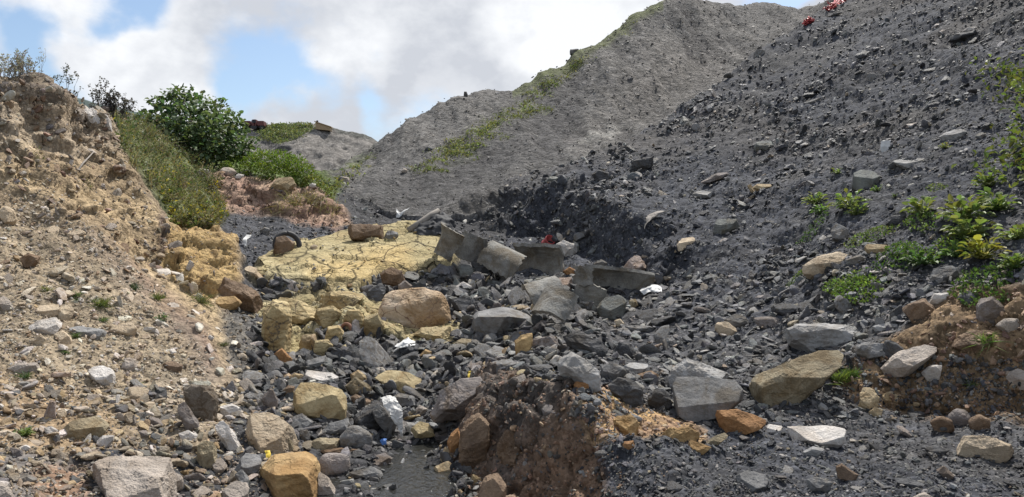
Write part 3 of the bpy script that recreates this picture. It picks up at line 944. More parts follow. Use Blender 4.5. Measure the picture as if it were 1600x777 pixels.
# ------------------------------------------------------------------ far spoil hill behind the valley
def far_hill():
    px = np.arange(250, 680, 2.2)
    cr = np.interp(px, [250, 330, 380, 400, 440, 470, 495, 515, 540, 560, 580, 620, 680],
                   [215, 205, 200, 199, 195, 194, 195, 198, 205, 208, 214, 240, 275])
    t = np.linspace(0, 1.25, 120)
    Yc = 170.0
    X = (px - CX) / F_PX * Yc
    zt = (CY - cr) / F_PX * Yc
    u, w = np.meshgrid(X, t)
    # t=0 foot (nearer), t=1 crest, beyond: the back slope
    Y = np.where(w <= 1, Yc - 45 * (1 - w), Yc + 60 * (w - 1))
    Xs = u * Y / Yc
    zz = np.where(w <= 1, zt[None, :] * np.clip(w, 0, 1) ** 0.95, zt[None, :] - 40 * (w - 1) ** 2)
    P_ = np.stack([Xs, Y, zz], -1)
    fl = P_.reshape(-1, 3)
    n = fbm(fl * np.array([0.16, 0.03, 0.05]), 5, 61).reshape(u.shape)
    n2 = fbm(fl * 0.3, 4, 62).reshape(u.shape)
    n3 = fbm(fl * 0.8, 3, 63).reshape(u.shape)
    fade = np.clip((1.02 - w) * 6, 0.25, 1)
    P_[..., 1] -= (1.8 * n + 0.9 * n2) * fade
    P_[..., 2] += 0.5 * n2 * fade + 0.3 * n3
    spx = CX + P_[..., 0] / P_[..., 1] * F_PX
    spy = CY - P_[..., 2] / P_[..., 1] * F_PX
    c = np.zeros(u.shape + (3,)); c[:] = (0.215, 0.20, 0.185)
    def mixc(wt, colv):
        return c * (1 - wt[..., None]) + np.array(colv) * wt[..., None]
    c = mixc(soft(n, 0.0, 0.4) * 0.6, (0.26, 0.245, 0.225))
    c = mixc(soft(-n - n3 * 0.4, 0.1, 0.5) * 0.6, (0.14, 0.135, 0.13))
    wx, wy = spx + n2 * 10, spy + n3 * 5
    g = np.clip(sd_poly(wx, wy, [(405, 200), (440, 192), (478, 192), (490, 200), (465, 215), (440, 222), (410, 216)]) / 4 + 0.5, 0, 1)
    c = mixc(g * soft(n3 + n2, -0.5, 0.1), (0.14, 0.17, 0.075))
    g = np.clip(sd_poly(wx, wy, [(490, 190), (580, 205), (582, 222), (560, 216), (530, 208)]) / 4 + 0.5, 0, 1)
    c = mixc(g * 0.7, (0.10, 0.105, 0.095))
    g = np.clip(sd_poly(wx, wy, [(405, 220), (460, 224), (455, 236), (410, 232)]) / 4 + 0.5, 0, 1)
    c = mixc(g * 0.6, (0.09, 0.09, 0.092))
    ii = np.arange(u.size).reshape(u.shape)
    q = np.stack([ii[:-1, :-1], ii[:-1, 1:], ii[1:, 1:], ii[1:, :-1]], -1).reshape(-1, 4)
    m = earth_mat('far_shale', 2.4, 0.6, 0.9, 0.25)
    tag(add_obj('distant_hill', mesh_from('distant_hill', P_.reshape(-1, 3), q, True, c.reshape(-1, 3), m)), kind='structure')
    return P_, spx, spy


FAR = far_hill()


def wooded_ridge():
    """dark green mountain side seen in a sliver above the left bank"""
    px = np.arange(-300, 420, 6.0)
    cr = np.interp(px, [-300, 0, 100, 130, 180, 215, 260, 420], [120, 138, 148, 153, 163, 172, 186, 230])
    t = np.linspace(0, 1.2, 40)
    Yc = 900.0
    X = (px - CX) / F_PX * Yc
    u, w = np.meshgrid(X, t)
    Y = Yc - 300 * (1 - w)
    zz = ((CY - cr) / F_PX * Yc)[None, :] * np.minimum(w, 1) - 200 * np.maximum(0, w - 1)
    P_ = np.stack([u * Y / Yc, Y, zz], -1)
    n = fbm(P_.reshape(-1, 3) * 0.02, 5, 71).reshape(u.shape)
    P_[..., 2] += n * 6
    c = np.zeros(u.shape + (3,)); c[:] = (0.075, 0.10, 0.095)
    c *= (1 + 0.4 * n)[..., None]
    ii = np.arange(u.size).reshape(u.shape)
    q = np.stack([ii[:-1, :-1], ii[:-1, 1:], ii[1:, 1:], ii[1:, :-1]], -1).reshape(-1, 4)
    tag(add_obj('mountain', mesh_from('mountain', P_.reshape(-1, 3), q, True, c.reshape(-1, 3), M_HILL)), kind='structure')


wooded_ridge()


def water():
    m, nt, b = new_mat('stream_water')
    N, L = nt.nodes.new, nt.links.new
    b.inputs['Base Color'].default_value = (0.022, 0.022, 0.020, 1)
    b.inputs['Roughness'].default_value = 0.12
    b.inputs['IOR'].default_value = 1.33
    b.inputs['Specular IOR Level'].default_value = 0.5
    tc = N('ShaderNodeTexCoord')
    mp = N('ShaderNodeMapping'); mp.inputs['Scale'].default_value = (1, 0.55, 1)
    L(tc.outputs['Object'], mp.inputs['Vector'])
    n = N('ShaderNodeTexNoise'); n.inputs['Scale'].default_value = 16; n.inputs['Detail'].default_value = 5
    n.inputs['Distortion'].default_value = 1.2
    L(mp.outputs[0], n.inputs['Vector'])
    bp = N('ShaderNodeBump'); bp.inputs['Strength'].default_value = 0.6; bp.inputs['Distance'].default_value = 0.03
    L(n.outputs['Fac'], bp.inputs['Height']); L(bp.outputs[0], b.inputs['Normal'])
    v, f = [], []
    for k, (y, x0, x1) in enumerate([(3.0, -1.3, -0.1), (4.5, -1.35, -0.3), (5.4, -1.5, -0.36), (6.2, -1.55, -0.40), (6.9, -1.5, -0.45), (7.3, -1.3, -0.6)]):
        v += [(x0, y, WATER_Z), (x1, y, WATER_Z)]
        if k: f.append((2 * k - 2, 2 * k - 1, 2 * k + 1, 2 * k))
    tag(add_obj('water', mesh_from('water', v, np.array(f), True, None, m)), kind='structure')


water()

# ------------------------------------------------------------------ stones
import bmesh


def ico(sub):
    bm = bmesh.new()
    bmesh.ops.create_icosphere(bm, subdivisions=sub, radius=1.0)
    bm.verts.ensure_lookup_table()
    v = np.array([q.co[:] for q in bm.verts]); f = np.array([[q.index for q in p.verts] for p in bm.faces])
    bm.free()
    v /= np.linalg.norm(v, axis=1)[:, None]
    return v, f


ICO = {s: ico(s) for s in (1, 2, 3, 4, 5, 6)}


def hull2(p):
    p = sorted(map(tuple, p))
    def half(it):
        h = []
        for q in it:
            while len(h) > 1 and (h[-1][0] - h[-2][0]) * (q[1] - h[-2][1]) - (h[-1][1] - h[-2][1]) * (q[0] - h[-2][0]) <= 1e-9:
                h.pop()
            h.append(q)
        return h[:-1]
    return np.array(half(p) + half(p[::-1]))


PAL = {}


def pal(name, c1, c2, **kw):
    PAL[name] = (rock_mat('stone_' + name, c1, c2, **kw), np.array(c1))


pal('pale', (0.47, 0.41, 0.355), (0.35, 0.305, 0.265), scale=5, speck=0.2, bump=0.8, stain=0.45)
pal('white', (0.60, 0.565, 0.53), (0.47, 0.44, 0.41), scale=6, speck=0.15, bump=0.7, stain=0.45)
pal('cream', (0.56, 0.46, 0.335), (0.45, 0.36, 0.26), scale=6, speck=0.2, bump=0.7, stain=0.45)
pal('grey', (0.215, 0.212, 0.21), (0.15, 0.148, 0.147), scale=5, speck=0.25, strata=0.2)
pal('lightgrey', (0.34, 0.335, 0.33), (0.25, 0.245, 0.24), scale=4, speck=0.15, strata=0.4, stain=0.45)
pal('slate', (0.10, 0.10, 0.104), (0.066, 0.067, 0.071), scale=5, speck=0.25, strata=0.7)
pal('green_grey', (0.20, 0.205, 0.19), (0.15, 0.155, 0.148), scale=5, speck=0.15)
pal('mauve', (0.245, 0.215, 0.20), (0.175, 0.155, 0.145), scale=5, speck=0.2)
pal('tan', (0.42, 0.335, 0.215), (0.33, 0.255, 0.155), scale=5, speck=0.2)
pal('ochre', (0.41, 0.285, 0.14), (0.28, 0.185, 0.09), scale=4, speck=0.25, strata=0.4)
pal('yellow', (0.45, 0.375, 0.23), (0.38, 0.295, 0.16), scale=4, speck=0.15, bump=0.6)
pal('ledge', (0.43, 0.35, 0.20), (0.36, 0.27, 0.135), scale=3.5, speck=0.2, bump=0.8, vein=(0.10, 0.075, 0.05), strata=0.4)
pal('olive', (0.33, 0.28, 0.19), (0.235, 0.195, 0.13), scale=6, speck=0.2, bump=0.8)
pal('brown', (0.235, 0.165, 0.11), (0.165, 0.115, 0.08), scale=5, speck=0.25)
pal('rust', (0.36, 0.195, 0.085), (0.25, 0.135, 0.065), scale=4, speck=0.25, bump=0.7)
pal('pink', (0.46, 0.37, 0.275), (0.42, 0.31, 0.20), scale=2.2, speck=0.2, bump=0.8, vein=(0.2, 0.13, 0.09))
pal('rosy', (0.45, 0.365, 0.32), (0.36, 0.29, 0.255), scale=8, speck=0.3, bump=1.0)
pal('conglomerate', (0.30, 0.25, 0.20), (0.40, 0.345, 0.28), scale=24, speck=0.4, bump=1.0, bdist=0.04)

ROCK_N = [0]
ROCKS = []


def rock(label, mat, poly, name=None, cat=None, lean=None, top=24, thick=0.75, rough=0.04, smooth=0.0, sink=0.14, Y=None, group=None, sub=None, fwd=0.3, chips=9):
    """a stone whose outline seen from the front is the given polygon (photograph pixels); it rests on the ground there and
    has a real depth, sides that slope, a top and a front face."""
    ROCK_N[0] += 1
    seed = ROCK_N[0]
    rg = np.random.default_rng(seed * 13 + 5)
    a = np.array(poly, float)
    lo, hi = a.min(0), a.max(0)
    if Y is None:
        base = pick((lo[0] + hi[0]) / 2, hi[1] - 0.04 * (hi[1] - lo[1]))
        Yb = base[1]
    else:
        Yb = Y
    wpx, hpx = hi - lo
    t = thick * math.sqrt(wpx * hpx) * Yb / F_PX
    Yc = Yb + fwd * t
    cpx = (lo + hi) / 2
    C = at(cpx[0], cpx[1], Yc)
    s = Yc / F_PX
    q = np.stack([(a[:, 0] - cpx[0]) * s, -(a[:, 1] - cpx[1]) * s], 1)
    zb = q[:, 1].min()
    hh = q[:, 1].max() - zb
    low = q[:, 1] < zb + 0.3 * hh
    q[low, 1] -= sink * hh + 0.01
    q = hull2(q)
    cen = q.mean(0)
    if lean is None: lean = rg.uniform(5, 50)
    N_, D_ = [], []

    def plane(n, p):
        n = np.asarray(n, float); n = n / np.linalg.norm(n)
        N_.append(n); D_.append(n @ (np.asarray(p, float) - np.array([cen[0], 0, cen[1]])))
    m = len(q)
    for i in range(m):
        p0, p1 = q[i], q[(i + 1) % m]
        e = p1 - p0
        n2 = np.array([e[1], -e[0]])
        if np.linalg.norm(n2) < 1e-6: continue
        n2 /= np.linalg.norm(n2)
        up = max(0.0, n2[1])
        tf = math.radians(rg.uniform(8, 18) * (1 - up) + (top + rg.uniform(-6, 6)) * up)
        tb = math.radians(rg.uniform(8, 26))
        for sg, tt in ((-1, tf), (1, tb)):
            plane((n2[0] * math.cos(tt), sg * math.sin(tt), n2[1] * math.cos(tt)), (p0[0], 0, p0[1]))
    la = math.radians(lean)
    plane((rg.uniform(-0.15, 0.15), -math.cos(la), math.sin(la)), (cen[0], -t * 0.5, cen[1]))
    la2 = math.radians(rg.uniform(-5, 15))
    plane((rg.uniform(-0.5, 0.5), -math.cos(la2), math.sin(la2)), (cen[0], -t * 0.56, cen[1]))
    plane((rg.uniform(-0.2, 0.2), 1, rg.uniform(0, 0.4)), (cen[0], t * 0.5, cen[1]))
    # chipped corners and faces
    q3 = np.concatenate([np.stack([q[:, 0] - cen[0], np.full(m, yy), q[:, 1] - cen[1]], 1) * sh_ for yy, sh_ in ((0, 1), (-t * 0.4, 0.8), (t * 0.4, 0.8))])
    for _ in range(chips):
        n = rg.normal(size=3); n[1] = -abs(n[1]) * 1.2 - 0.25; n /= np.linalg.norm(n)
        hs = (q3 @ n).max() * rg.uniform(0.72, 0.95)
        N_.append(n); D_.append(hs)
    N_, D_ = np.array(N_), np.maximum(np.array(D_), 0.02 * hh)
    if sub is None: sub = 6 if max(wpx, hpx) > 36 else 5
    dv, fc = ICO[sub]
    wid = q[:, 0].max() - q[:, 0].min()
    d_ = dv * np.array([wid, max(t, 0.3 * wid), max(hh, 0.35 * wid)])
    d_ /= np.linalg.norm(d_, axis=1)[:, None]
    nd = d_ @ N_.T
    k = np.where(nd > 1e-4, D_[None, :] / np.maximum(nd, 1e-4), 1e9)
    r = k.min(1)
    if smooth:
        pw = -1.0 / max(smooth, 1e-3)
        rs = (np.where(k < 1e8, (k / r[:, None]) ** pw, 0).sum(1)) ** (1 / pw) * r
        r = rs * (r.mean() / rs.mean())
    v = d_ * r[:, None]
    size = (wid + hh) / 2
    sc = v / size
    nz = 0.7 * fbm(sc * 2.2 + seed * 7.3, 3, seed) + 0.75 * fbm(sc * 6.5 + seed * 3.1, 5, seed + 50, gain=0.68)
    cb, cg = blocks3(sc * np.array([3.2, 3.2, 5.0]) + 0.25 * fbm(sc * 4, 2, seed)[:, None] + seed, seed)
    nz = nz + 0.45 * (cb - 0.5)
    v = v + d_ * (nz * rough * size)[:, None]
    # turn so the outline faces the viewer's side of the valley
    yaw = math.atan2(C[0], C[1])
    org = C + np.array([0, 0, 0])
    v = v + np.array([cen[0], 0, cen[1]])
    R_ = np.array([[math.cos(yaw), math.sin(yaw), 0], [-math.sin(yaw), math.cos(yaw), 0], [0, 0, 1]])
    v = v @ R_.T
    w_m = wid
    nm = name or ('boulder' if w_m > 0.42 else 'stone')
    me = mesh_from(nm, v, fc, False, None, PAL[mat][0])
    o = add_obj(nm, me, None, tuple(org))
    tag(o, label, cat or nm.replace('_', ' '), group)
    ROCKS.append((o, lo, hi))
    return o


R = rock
# --- bottom left
R('big pale limestone boulder with bright flat top, black grit patch behind it', 'pale', [(145, 726), (158, 716), (192, 708), (215, 712), (262, 722), (266, 738), (270, 760), (268, 800), (150, 800), (143, 745)], lean=8, top=14, thick=1.4, rough=0.05, fwd=0.5, chips=3)
R('pale grey-brown stone tucked against the right side of the big limestone boulder', 'pale', [(264, 741), (276, 737), (286, 748), (285, 764), (266, 768)])
R('white rounded stone lying alone mid-slope on the left gravel bank', 'white', [(139, 577), (150, 567), (162, 567), (177, 583), (178, 597), (171, 604), (160, 600), (145, 591)], lean=55)
R('tan flat rock half sunk in brown soil above the black grit', 'olive', [(92, 676), (115, 655), (150, 649), (167, 668), (150, 690), (100, 690)], lean=60, top=40, thick=0.9)
R('white angular stone at the right tip of the half sunk tan rock', 'white', [(150, 690), (160, 680), (178, 682), (172, 694), (160, 698)])
R('tall pinkish stone standing on the brown soil beside a cube-like cream one', 'rosy', [(67, 650), (78, 625), (86, 628), (86, 648), (78, 657)])
R('small cube-like cream stone right of the tall pinkish one', 'cream', [(90, 641), (100, 638), (104, 648), (98, 656), (90, 653)])
R('white and dark two-toned stone near the broad-leaved seedling', 'white', [(68, 668), (80, 666), (90, 674), (88, 681), (75, 680)])
R('brown boulder crusted with pebbles leaning out of the lower left bank', 'conglomerate', [(286, 606), (300, 600), (330, 602), (342, 620), (338, 645), (322, 660), (305, 646), (290, 626)], lean=30, rough=0.07)
R('long grey-brown slab slanting down below the pebble-crusted boulder', 'mauve', [(276, 632), (288, 625), (309, 658), (314, 675), (295, 671), (283, 655)], thick=0.6)
R('jagged white elongated stone pointing down towards the grey slab', 'white', [(335, 662), (350, 655), (361, 671), (382, 700), (377, 708), (355, 700), (344, 680)], rough=0.07, thick=0.6)
R('whitish cap stone on top of the rubble left of the beige boulder', 'white', [(344, 634), (363, 630), (378, 640), (370, 652), (346, 652)])
R('pale blocky stone between black grit and the grey slab', 'pale', [(331, 718), (345, 715), (356, 730), (345, 740), (333, 738)])
R('pale stone at the very bottom between two dark curved stones', 'pale', [(348, 764), (368, 751), (388, 757), (389, 790), (352, 790)], lean=50)
R('olive crumbly block below the jagged white stone', 'olive', [(308, 694), (320, 688), (333, 692), (340, 706), (335, 724), (317, 733), (308, 716)], rough=0.06)
R('large smooth grey slab propped left of the two-toned ochre block', 'grey', [(364, 730), (384, 702), (402, 692), (414, 702), (402, 732), (386, 746), (368, 740)], lean=58, thick=0.5)
R('dark curved grey stone below the smooth grey slab', 'grey', [(365, 742), (378, 734), (389, 748), (388, 764), (374, 752)])
R('grey-white stone on the slope above the pale blocky stone', 'white', [(280, 676), (294, 672), (307, 681), (305, 690), (285, 690)])
R('small dark grey stone with flat top near black grit', 'slate', [(276, 700), (287, 694), (300, 698), (298, 707), (280, 708)])
R('grey chip on black grit at the lower left edge', 'grey', [(24, 744), (40, 740), (56, 750), (52, 756), (34, 752)])
R('pale stone cut by the lower left corner', 'pale', [(-20, 760), (2, 752), (14, 764), (24, 790), (-20, 800)])
R('white stone on the brown soil at the foot of the left bank', 'white', [(28, 700), (40, 695), (47, 700), (40, 704)])
R('big brown earthy block at the left foot of the earth mound', 'brown', [(716, 700), (722, 655), (745, 638), (766, 660), (762, 715), (740, 738), (718, 728)], lean=22, rough=0.07)
R('dark brown lump bulging from the face of the earth mound', 'brown', [(775, 700), (790, 672), (815, 668), (826, 700), (812, 726), (785, 726)], lean=20, rough=0.08)
R('grey stone bedded in the upper face of the earth mound', 'mauve', [(846, 640), (852, 630), (864, 634), (862, 648), (850, 650)])
R('pale curved stone on the left shoulder of the earth mound', 'pale', [(800, 612), (806, 590), (820, 584), (822, 594), (808, 616)])
# --- around the stream
R('beige boulder with a knobbly sunlit top left of the yellow block', 'cream', [(380, 660), (393, 644), (410, 641), (433, 649), (455, 668), (469, 690), (468, 697), (440, 700), (425, 706), (398, 706), (384, 692)], lean=50, rough=0.05)
R('olive wedge-shaped stone lying on the two-toned ochre block', 'olive', [(412, 680), (437, 660), (445, 668), (458, 694), (474, 706), (456, 708), (430, 707)], Y=6.15, lean=40)
R('big two-toned ochre block, sunlit top and brown shaded front, by the stream', 'ochre', [(402, 735), (430, 709), (476, 707), (495, 718), (500, 735), (500, 800), (418, 800), (405, 762)], lean=0, top=14, thick=1.4, rough=0.03, fwd=0.4, Y=5.35, chips=1)
R('pale speckled stone leaning on the right of the two-toned ochre block', 'pale', [(497, 732), (514, 745), (530, 765), (528, 777), (500, 778), (494, 760)], lean=45)
R('big square yellow sandstone block with a sunlit front', 'yellow', [(462, 610), (470, 596), (500, 598), (535, 610), (543, 622), (538, 655), (500, 659), (462, 648), (459, 630)], lean=48, top=30, thick=0.8, rough=0.025)
R('greyish white flat slab behind the square yellow block', 'white', [(475, 590), (481, 575), (505, 571), (511, 585), (528, 590), (527, 600), (500, 600), (476, 595)], lean=60, thick=0.5, rough=0.03)
R('blue-grey wedge stone below the square yellow block', 'grey', [(495, 674), (515, 661), (545, 655), (549, 662), (536, 675), (515, 681), (500, 681)], lean=45)
R('rounded grey boulder at the left edge of the stream, second below the cloth', 'grey', [(530, 682), (545, 664), (560, 665), (582, 680), (585, 690), (575, 703), (550, 704), (533, 696)], lean=40, smooth=0.08)
R('flat olive stone left of the rounded grey boulder', 'olive', [(485, 690), (500, 684), (535, 687), (538, 700), (500, 703), (485, 701)])
R('mauve cobble rounded by water, beside the two-toned ochre block', 'mauve', [(497, 720), (505, 710), (530, 708), (547, 717), (548, 730), (540, 743), (510, 743), (498, 732)], lean=40, smooth=0.1)
R('long low grey stone half under the stream water', 'grey', [(543, 737), (560, 734), (580, 730), (600, 740), (595, 747), (560, 746)], lean=60)
R('grey-brown stone with a flat top sitting in the stream', 'mauve', [(578, 712), (600, 708), (615, 719), (607, 727), (580, 726)], lean=60)
R('thin brown slab lying on the olive stone by the stream', 'brown', [(496, 703), (530, 700), (565, 704), (564, 709), (505, 708)], thick=0.5)
R('big dark wedge boulder under the wet cloth, in the pool', 'slate', [(548, 652), (565, 638), (590, 624), (604, 640), (600, 660), (585, 675), (562, 664)], lean=5, thick=0.9)
R('pointed grey boulder carrying the wet white cloth', 'grey', [(581, 641), (590, 631), (604, 638), (622, 657), (619, 671), (602, 668), (586, 655)], lean=35, Y=6.95)
R('great brown-grey boulder overhanging the pool in front of the earth mound', 'mauve', [(670, 640), (685, 614), (718, 591), (752, 587), (757, 608), (737, 634), (715, 645), (690, 650), (674, 649)], lean=46, top=40, thick=0.9, Y=7.0)
R('wet yellow rock low under the great overhanging boulder', 'yellow', [(640, 672), (655, 658), (670, 662), (681, 678), (650, 681)], lean=50, Y=6.95)
R('small tan stone jammed at the foot of the earth mound', 'tan', [(685, 717), (695, 698), (710, 705), (710, 713), (692, 722)])
R('tan pointed stone at the stream edge below the jammed one', 'tan', [(674, 731), (700, 720), (713, 734), (708, 747), (686, 744)], lean=42)
R('brown block at the very bottom of the earth mound', 'brown', [(744, 780), (755, 746), (780, 738), (791, 758), (788, 795), (748, 795)], lean=20)
R('rust-brown upright stone left of the earth mound', 'rust', [(699, 690), (705, 674), (716, 664), (722, 690), (714, 712), (702, 704)])
R('ragged white stone at the bottom edge in the stream', 'white', [(644, 781), (660, 766), (668, 763), (664, 785), (648, 790)], thick=0.6)
R('blue-grey domed boulder right behind the wet cloth', 'grey', [(609, 622), (625, 614), (649, 620), (657, 632), (635, 638), (615, 633)], lean=35)
R('small whitish stone beside the great overhanging boulder', 'pale', [(640, 645), (655, 633), (668, 639), (660, 650)])
R('flat yellow slab lying in the rubble above the wet cloth', 'yellow', [(583, 592), (600, 577), (630, 580), (642, 592), (672, 600), (668, 607), (612, 613), (592, 602)], lean=62, top=40, thick=0.9)
R('dark olive block with a cracked side above the square yellow block', 'olive', [(540, 602), (556, 589), (580, 604), (583, 621), (560, 618), (541, 612)], lean=30)
R('tan stone wedged behind the cracked olive block', 'tan', [(546, 586), (560, 577), (575, 590), (571, 602), (552, 596)])
R('low brown stone between the cracked olive block and the pool', 'brown', [(545, 622), (556, 615), (583, 628), (576, 638), (556, 633)], lean=20)
R('brown-mauve leaning slab in the rubble left of the square yellow block', 'mauve', [(409, 622), (424, 604), (434, 624), (433, 641), (415, 637)], thick=0.5)
R('small brown block touching the square yellow block on its left', 'brown', [(441, 611), (450, 601), (461, 605), (458, 619), (442, 618)])
R('light tan block above the small brown one by the yellow block', 'tan', [(448, 590), (460, 583), (474, 586), (471, 596), (450, 598)])
R('layered grey stone under the square yellow block', 'grey', [(453, 652), (472, 646), (490, 660), (485, 673), (460, 670)])
R('small white stone by the scrap of blue plastic', 'white', [(569, 668), (580, 661), (587, 667), (580, 674)])
R('square pale grey cobble between beige boulder and olive stone', 'grey', [(468, 673), (480, 671), (485, 681), (482, 691), (470, 689)])
# --- left bank
R('largest white boulder halfway up the left gravel bank', 'white', [(43, 511), (60, 499), (85, 495), (96, 507), (86, 518), (70, 524), (50, 517)], lean=52)
R('tan slab resting behind the largest white boulder on the bank', 'cream', [(56, 484), (65, 475), (92, 475), (88, 492), (62, 496)], lean=60)
R('pale angular block just right of the tan slab on the bank', 'cream', [(88, 490), (98, 475), (110, 473), (115, 490), (106, 501), (92, 502)], lean=50)
R('long grey-white slab on the bank with a dark shadow under it', 'lightgrey', [(109, 511), (125, 506), (150, 515), (168, 519), (160, 528), (140, 527), (116, 518)], lean=62, thick=0.6)
R('rounded beige stone right of the long grey-white slab', 'cream', [(170, 516), (185, 506), (203, 503), (214, 514), (209, 523), (188, 525)], lean=50, smooth=0.08)
R('tan cube below the largest white boulder', 'cream', [(85, 521), (98, 515), (112, 529), (110, 538), (95, 536)])
R('tall pale block at the left edge of the gravel bank', 'pale', [(-2, 466), (8, 460), (25, 480), (23, 487), (8, 487), (0, 476)], lean=45)
R('brown lump high on the left gravel bank', 'brown', [(33, 402), (45, 395), (62, 401), (58, 413), (46, 421), (38, 414)])
R('beige stone right of the lone white stone on the bank', 'pale', [(187, 575), (195, 559), (212, 562), (216, 574), (200, 578)])
R('flat brown stone in the lower right of the gravel bank', 'brown', [(255, 568), (270, 562), (286, 572), (281, 580), (261, 578)], lean=60)
R('pale stone pair low at the left edge, the rounder one', 'pale', [(10, 577), (30, 566), (55, 568), (62, 581), (32, 584)])
R('cream stone under the rounded tan cube on the bank', 'cream', [(49, 534), (62, 521), (71, 530), (60, 542)])
R('small white chip on the reddish lower bank near the grit', 'white', [(322, 529), (328, 523), (334, 528), (330, 532)])
R('cream lump at the left edge among pale gravel, high on the bank', 'cream', [(-4, 332), (10, 321), (21, 328), (25, 345), (8, 350)])
R('grey slab chip on the upper gravel bank', 'lightgrey', [(97, 437), (110, 430), (124, 436), (118, 444), (102, 444)])
R('pale flat stone on the ochre soil below the overhang', 'cream', [(105, 362), (122, 356), (137, 365), (126, 373), (108, 369)], lean=60)
R('small round white stone under the overhanging ledge', 'white', [(102, 252), (108, 246), (114, 250), (112, 257), (105, 258)])
R('brown bedded rock jutting from the foot of the ochre face, topmost of two', 'brown', [(342, 452), (352, 432), (376, 441), (400, 455), (413, 470), (412, 488), (384, 482), (352, 474)], lean=45, thick=1.0, rough=0.06)
R('ochre shelf below the brown bedded rock', 'ochre', [(334, 478), (342, 462), (368, 462), (378, 474), (362, 486), (346, 486)], lean=50)
R('weathered whitish rock at the crest of the left bank, leftmost of three', 'pale', [(108, 178), (118, 165), (131, 171), (128, 190), (115, 190)], rough=0.08, lean=40)
R('bright white jagged rock at the crest of the left bank', 'white', [(132, 172), (147, 166), (156, 186), (163, 198), (150, 198), (135, 188)], rough=0.08, lean=40)
R('light grey upright rock where the left bank drops to the scrub', 'white', [(153, 184), (165, 176), (173, 190), (176, 207), (166, 206), (156, 196)], rough=0.06, lean=30)
R('grey-brown boulder under the dry bush on the left bank crest', 'mauve', [(-8, 140), (6, 128), (27, 124), (26, 140), (12, 147), (-6, 147)], lean=45)
# --- sandstone steps
R('great rounded orange-pink boulder above the stream rubble', 'pink', [(590, 486), (600, 459), (630, 449), (652, 447), (690, 455), (705, 475), (709, 500), (692, 512), (640, 517), (600, 506)], lean=44, thick=0.8, rough=0.04, smooth=0.05)
R('small knobbly brown rock on top of the orange-pink boulder', 'brown', [(594, 428), (610, 416), (628, 424), (634, 436), (614, 444), (597, 438)], lean=45, Y=11.3)
R('mauve pointed stone perched on the orange-pink boulder', 'mauve', [(620, 446), (632, 437), (645, 447), (636, 456), (622, 454)], Y=10.9)
R('yellow shelf at the foot of the orange-pink boulder', 'yellow', [(645, 522), (660, 512), (705, 510), (712, 525), (670, 534)], lean=60, rough=0.06)
R('long dark slab with a pale upper edge right of the orange-pink boulder', 'slate', [(703, 468), (720, 465), (770, 472), (776, 480), (745, 489), (715, 489)], lean=0, top=50)
R('large squared dark block with a sunlit flat top in the middle of the gully', 'grey', [(738, 494), (748, 486), (785, 480), (822, 488), (834, 496), (812, 502), (808, 536), (788, 540), (739, 532)], lean=-6, top=8, thick=1.7, rough=0.02, fwd=0.8, chips=2)
R('ochre rock with a bright rim on the crest of the mound', 'ochre', [(803, 532), (815, 523), (833, 520), (831, 540), (821, 558), (806, 551)], lean=10, top=40)
R('orange-brown stone in the black grit at the left of the rubble', 'rust', [(425, 556), (440, 543), (450, 560), (457, 562), (450, 571), (430, 563)])
R('long light grey slab lying at the top of the stream rubble', 'grey', [(469, 574), (480, 562), (510, 555), (513, 562), (490, 575), (475, 581)], lean=55)
R('black slab beside the long light grey one', 'slate', [(453, 556), (475, 543), (492, 550), (485, 561), (463, 564)])
R('ochre cobble among the slates right of the torn bag', 'ochre', [(655, 556), (665, 545), (676, 550), (673, 561)])
R('mid grey slate touching the ochre cobble', 'grey', [(672, 556), (690, 547), (704, 558), (696, 568), (676, 566)])
R('rounded olive-grey boulder beside the upright pipe shard', 'green_grey', [(704, 428), (718, 411), (734, 411), (749, 428), (740, 434), (710, 434)], lean=50, smooth=0.08)
R('dark slab standing left of the half pipe', 'slate', [(734, 411), (745, 402), (766, 420), (762, 431), (745, 427)], lean=20, thick=0.5)
R('pinkish crumbly rock in front of the half pipe', 'rosy', [(855, 442), (865, 435), (895, 432), (899, 450), (872, 456), (858, 452)], lean=55, rough=0.06)
R('bright pale grey chip in the slates above the long dark slab', 'white', [(711, 448), (724, 440), (740, 449), (726, 461), (713, 457)])
R('grey-green boulder right below the pipe trough', 'green_grey', [(931, 482), (945, 464), (965, 460), (980, 467), (982, 486), (970, 498), (940, 501)], lean=46, rough=0.03)
R('small olive stone leaning on the grey-green boulder', 'olive', [(981, 470), (993, 466), (999, 476), (987, 482)])
R('small cream cobble below the grey-green boulder', 'cream', [(959, 501), (969, 498), (976, 506), (966, 511)])
R('white-pink pointed rock at the foot of the black scarp, right', 'rosy', [(966, 422), (990, 397), (1000, 397), (1011, 412), (1006, 426), (980, 429)], lean=50, rough=0.06)
R('white rock beside the red can at the foot of the scarp', 'white', [(861, 388), (879, 375), (900, 382), (904, 392), (890, 404), (868, 396)], lean=40, rough=0.05)
R('grey cobble above the pipe trough', 'grey', [(925, 413), (940, 405), (949, 411), (946, 421), (930, 419)])
R('pale flat rock beside the grey cobble above the trough', 'cream', [(908, 417), (920, 409), (932, 418), (944, 425), (940, 431), (920, 430)], lean=60)
R('rusty brown stone behind the pinkish crumbly rock', 'rust', [(880, 424), (890, 417), (903, 424), (899, 431), (884, 431)])
R('tall yellow sandstone block at the lower left of the steps', 'ledge', [(409, 520), (412, 482), (430, 466), (452, 470), (456, 500), (452, 545), (432, 552), (414, 540)], lean=22, rough=0.03, chips=3)
R('ochre ledge block in the steps with black grit on its right', 'ledge', [(424, 480), (440, 464), (470, 470), (498, 486), (492, 506), (462, 504), (440, 500)], lean=40, rough=0.03, chips=3)
R('buff block in the steps under the long crack', 'ledge', [(488, 500), (496, 482), (520, 478), (534, 488), (530, 506), (504, 510)], lean=30, rough=0.03, chips=3)
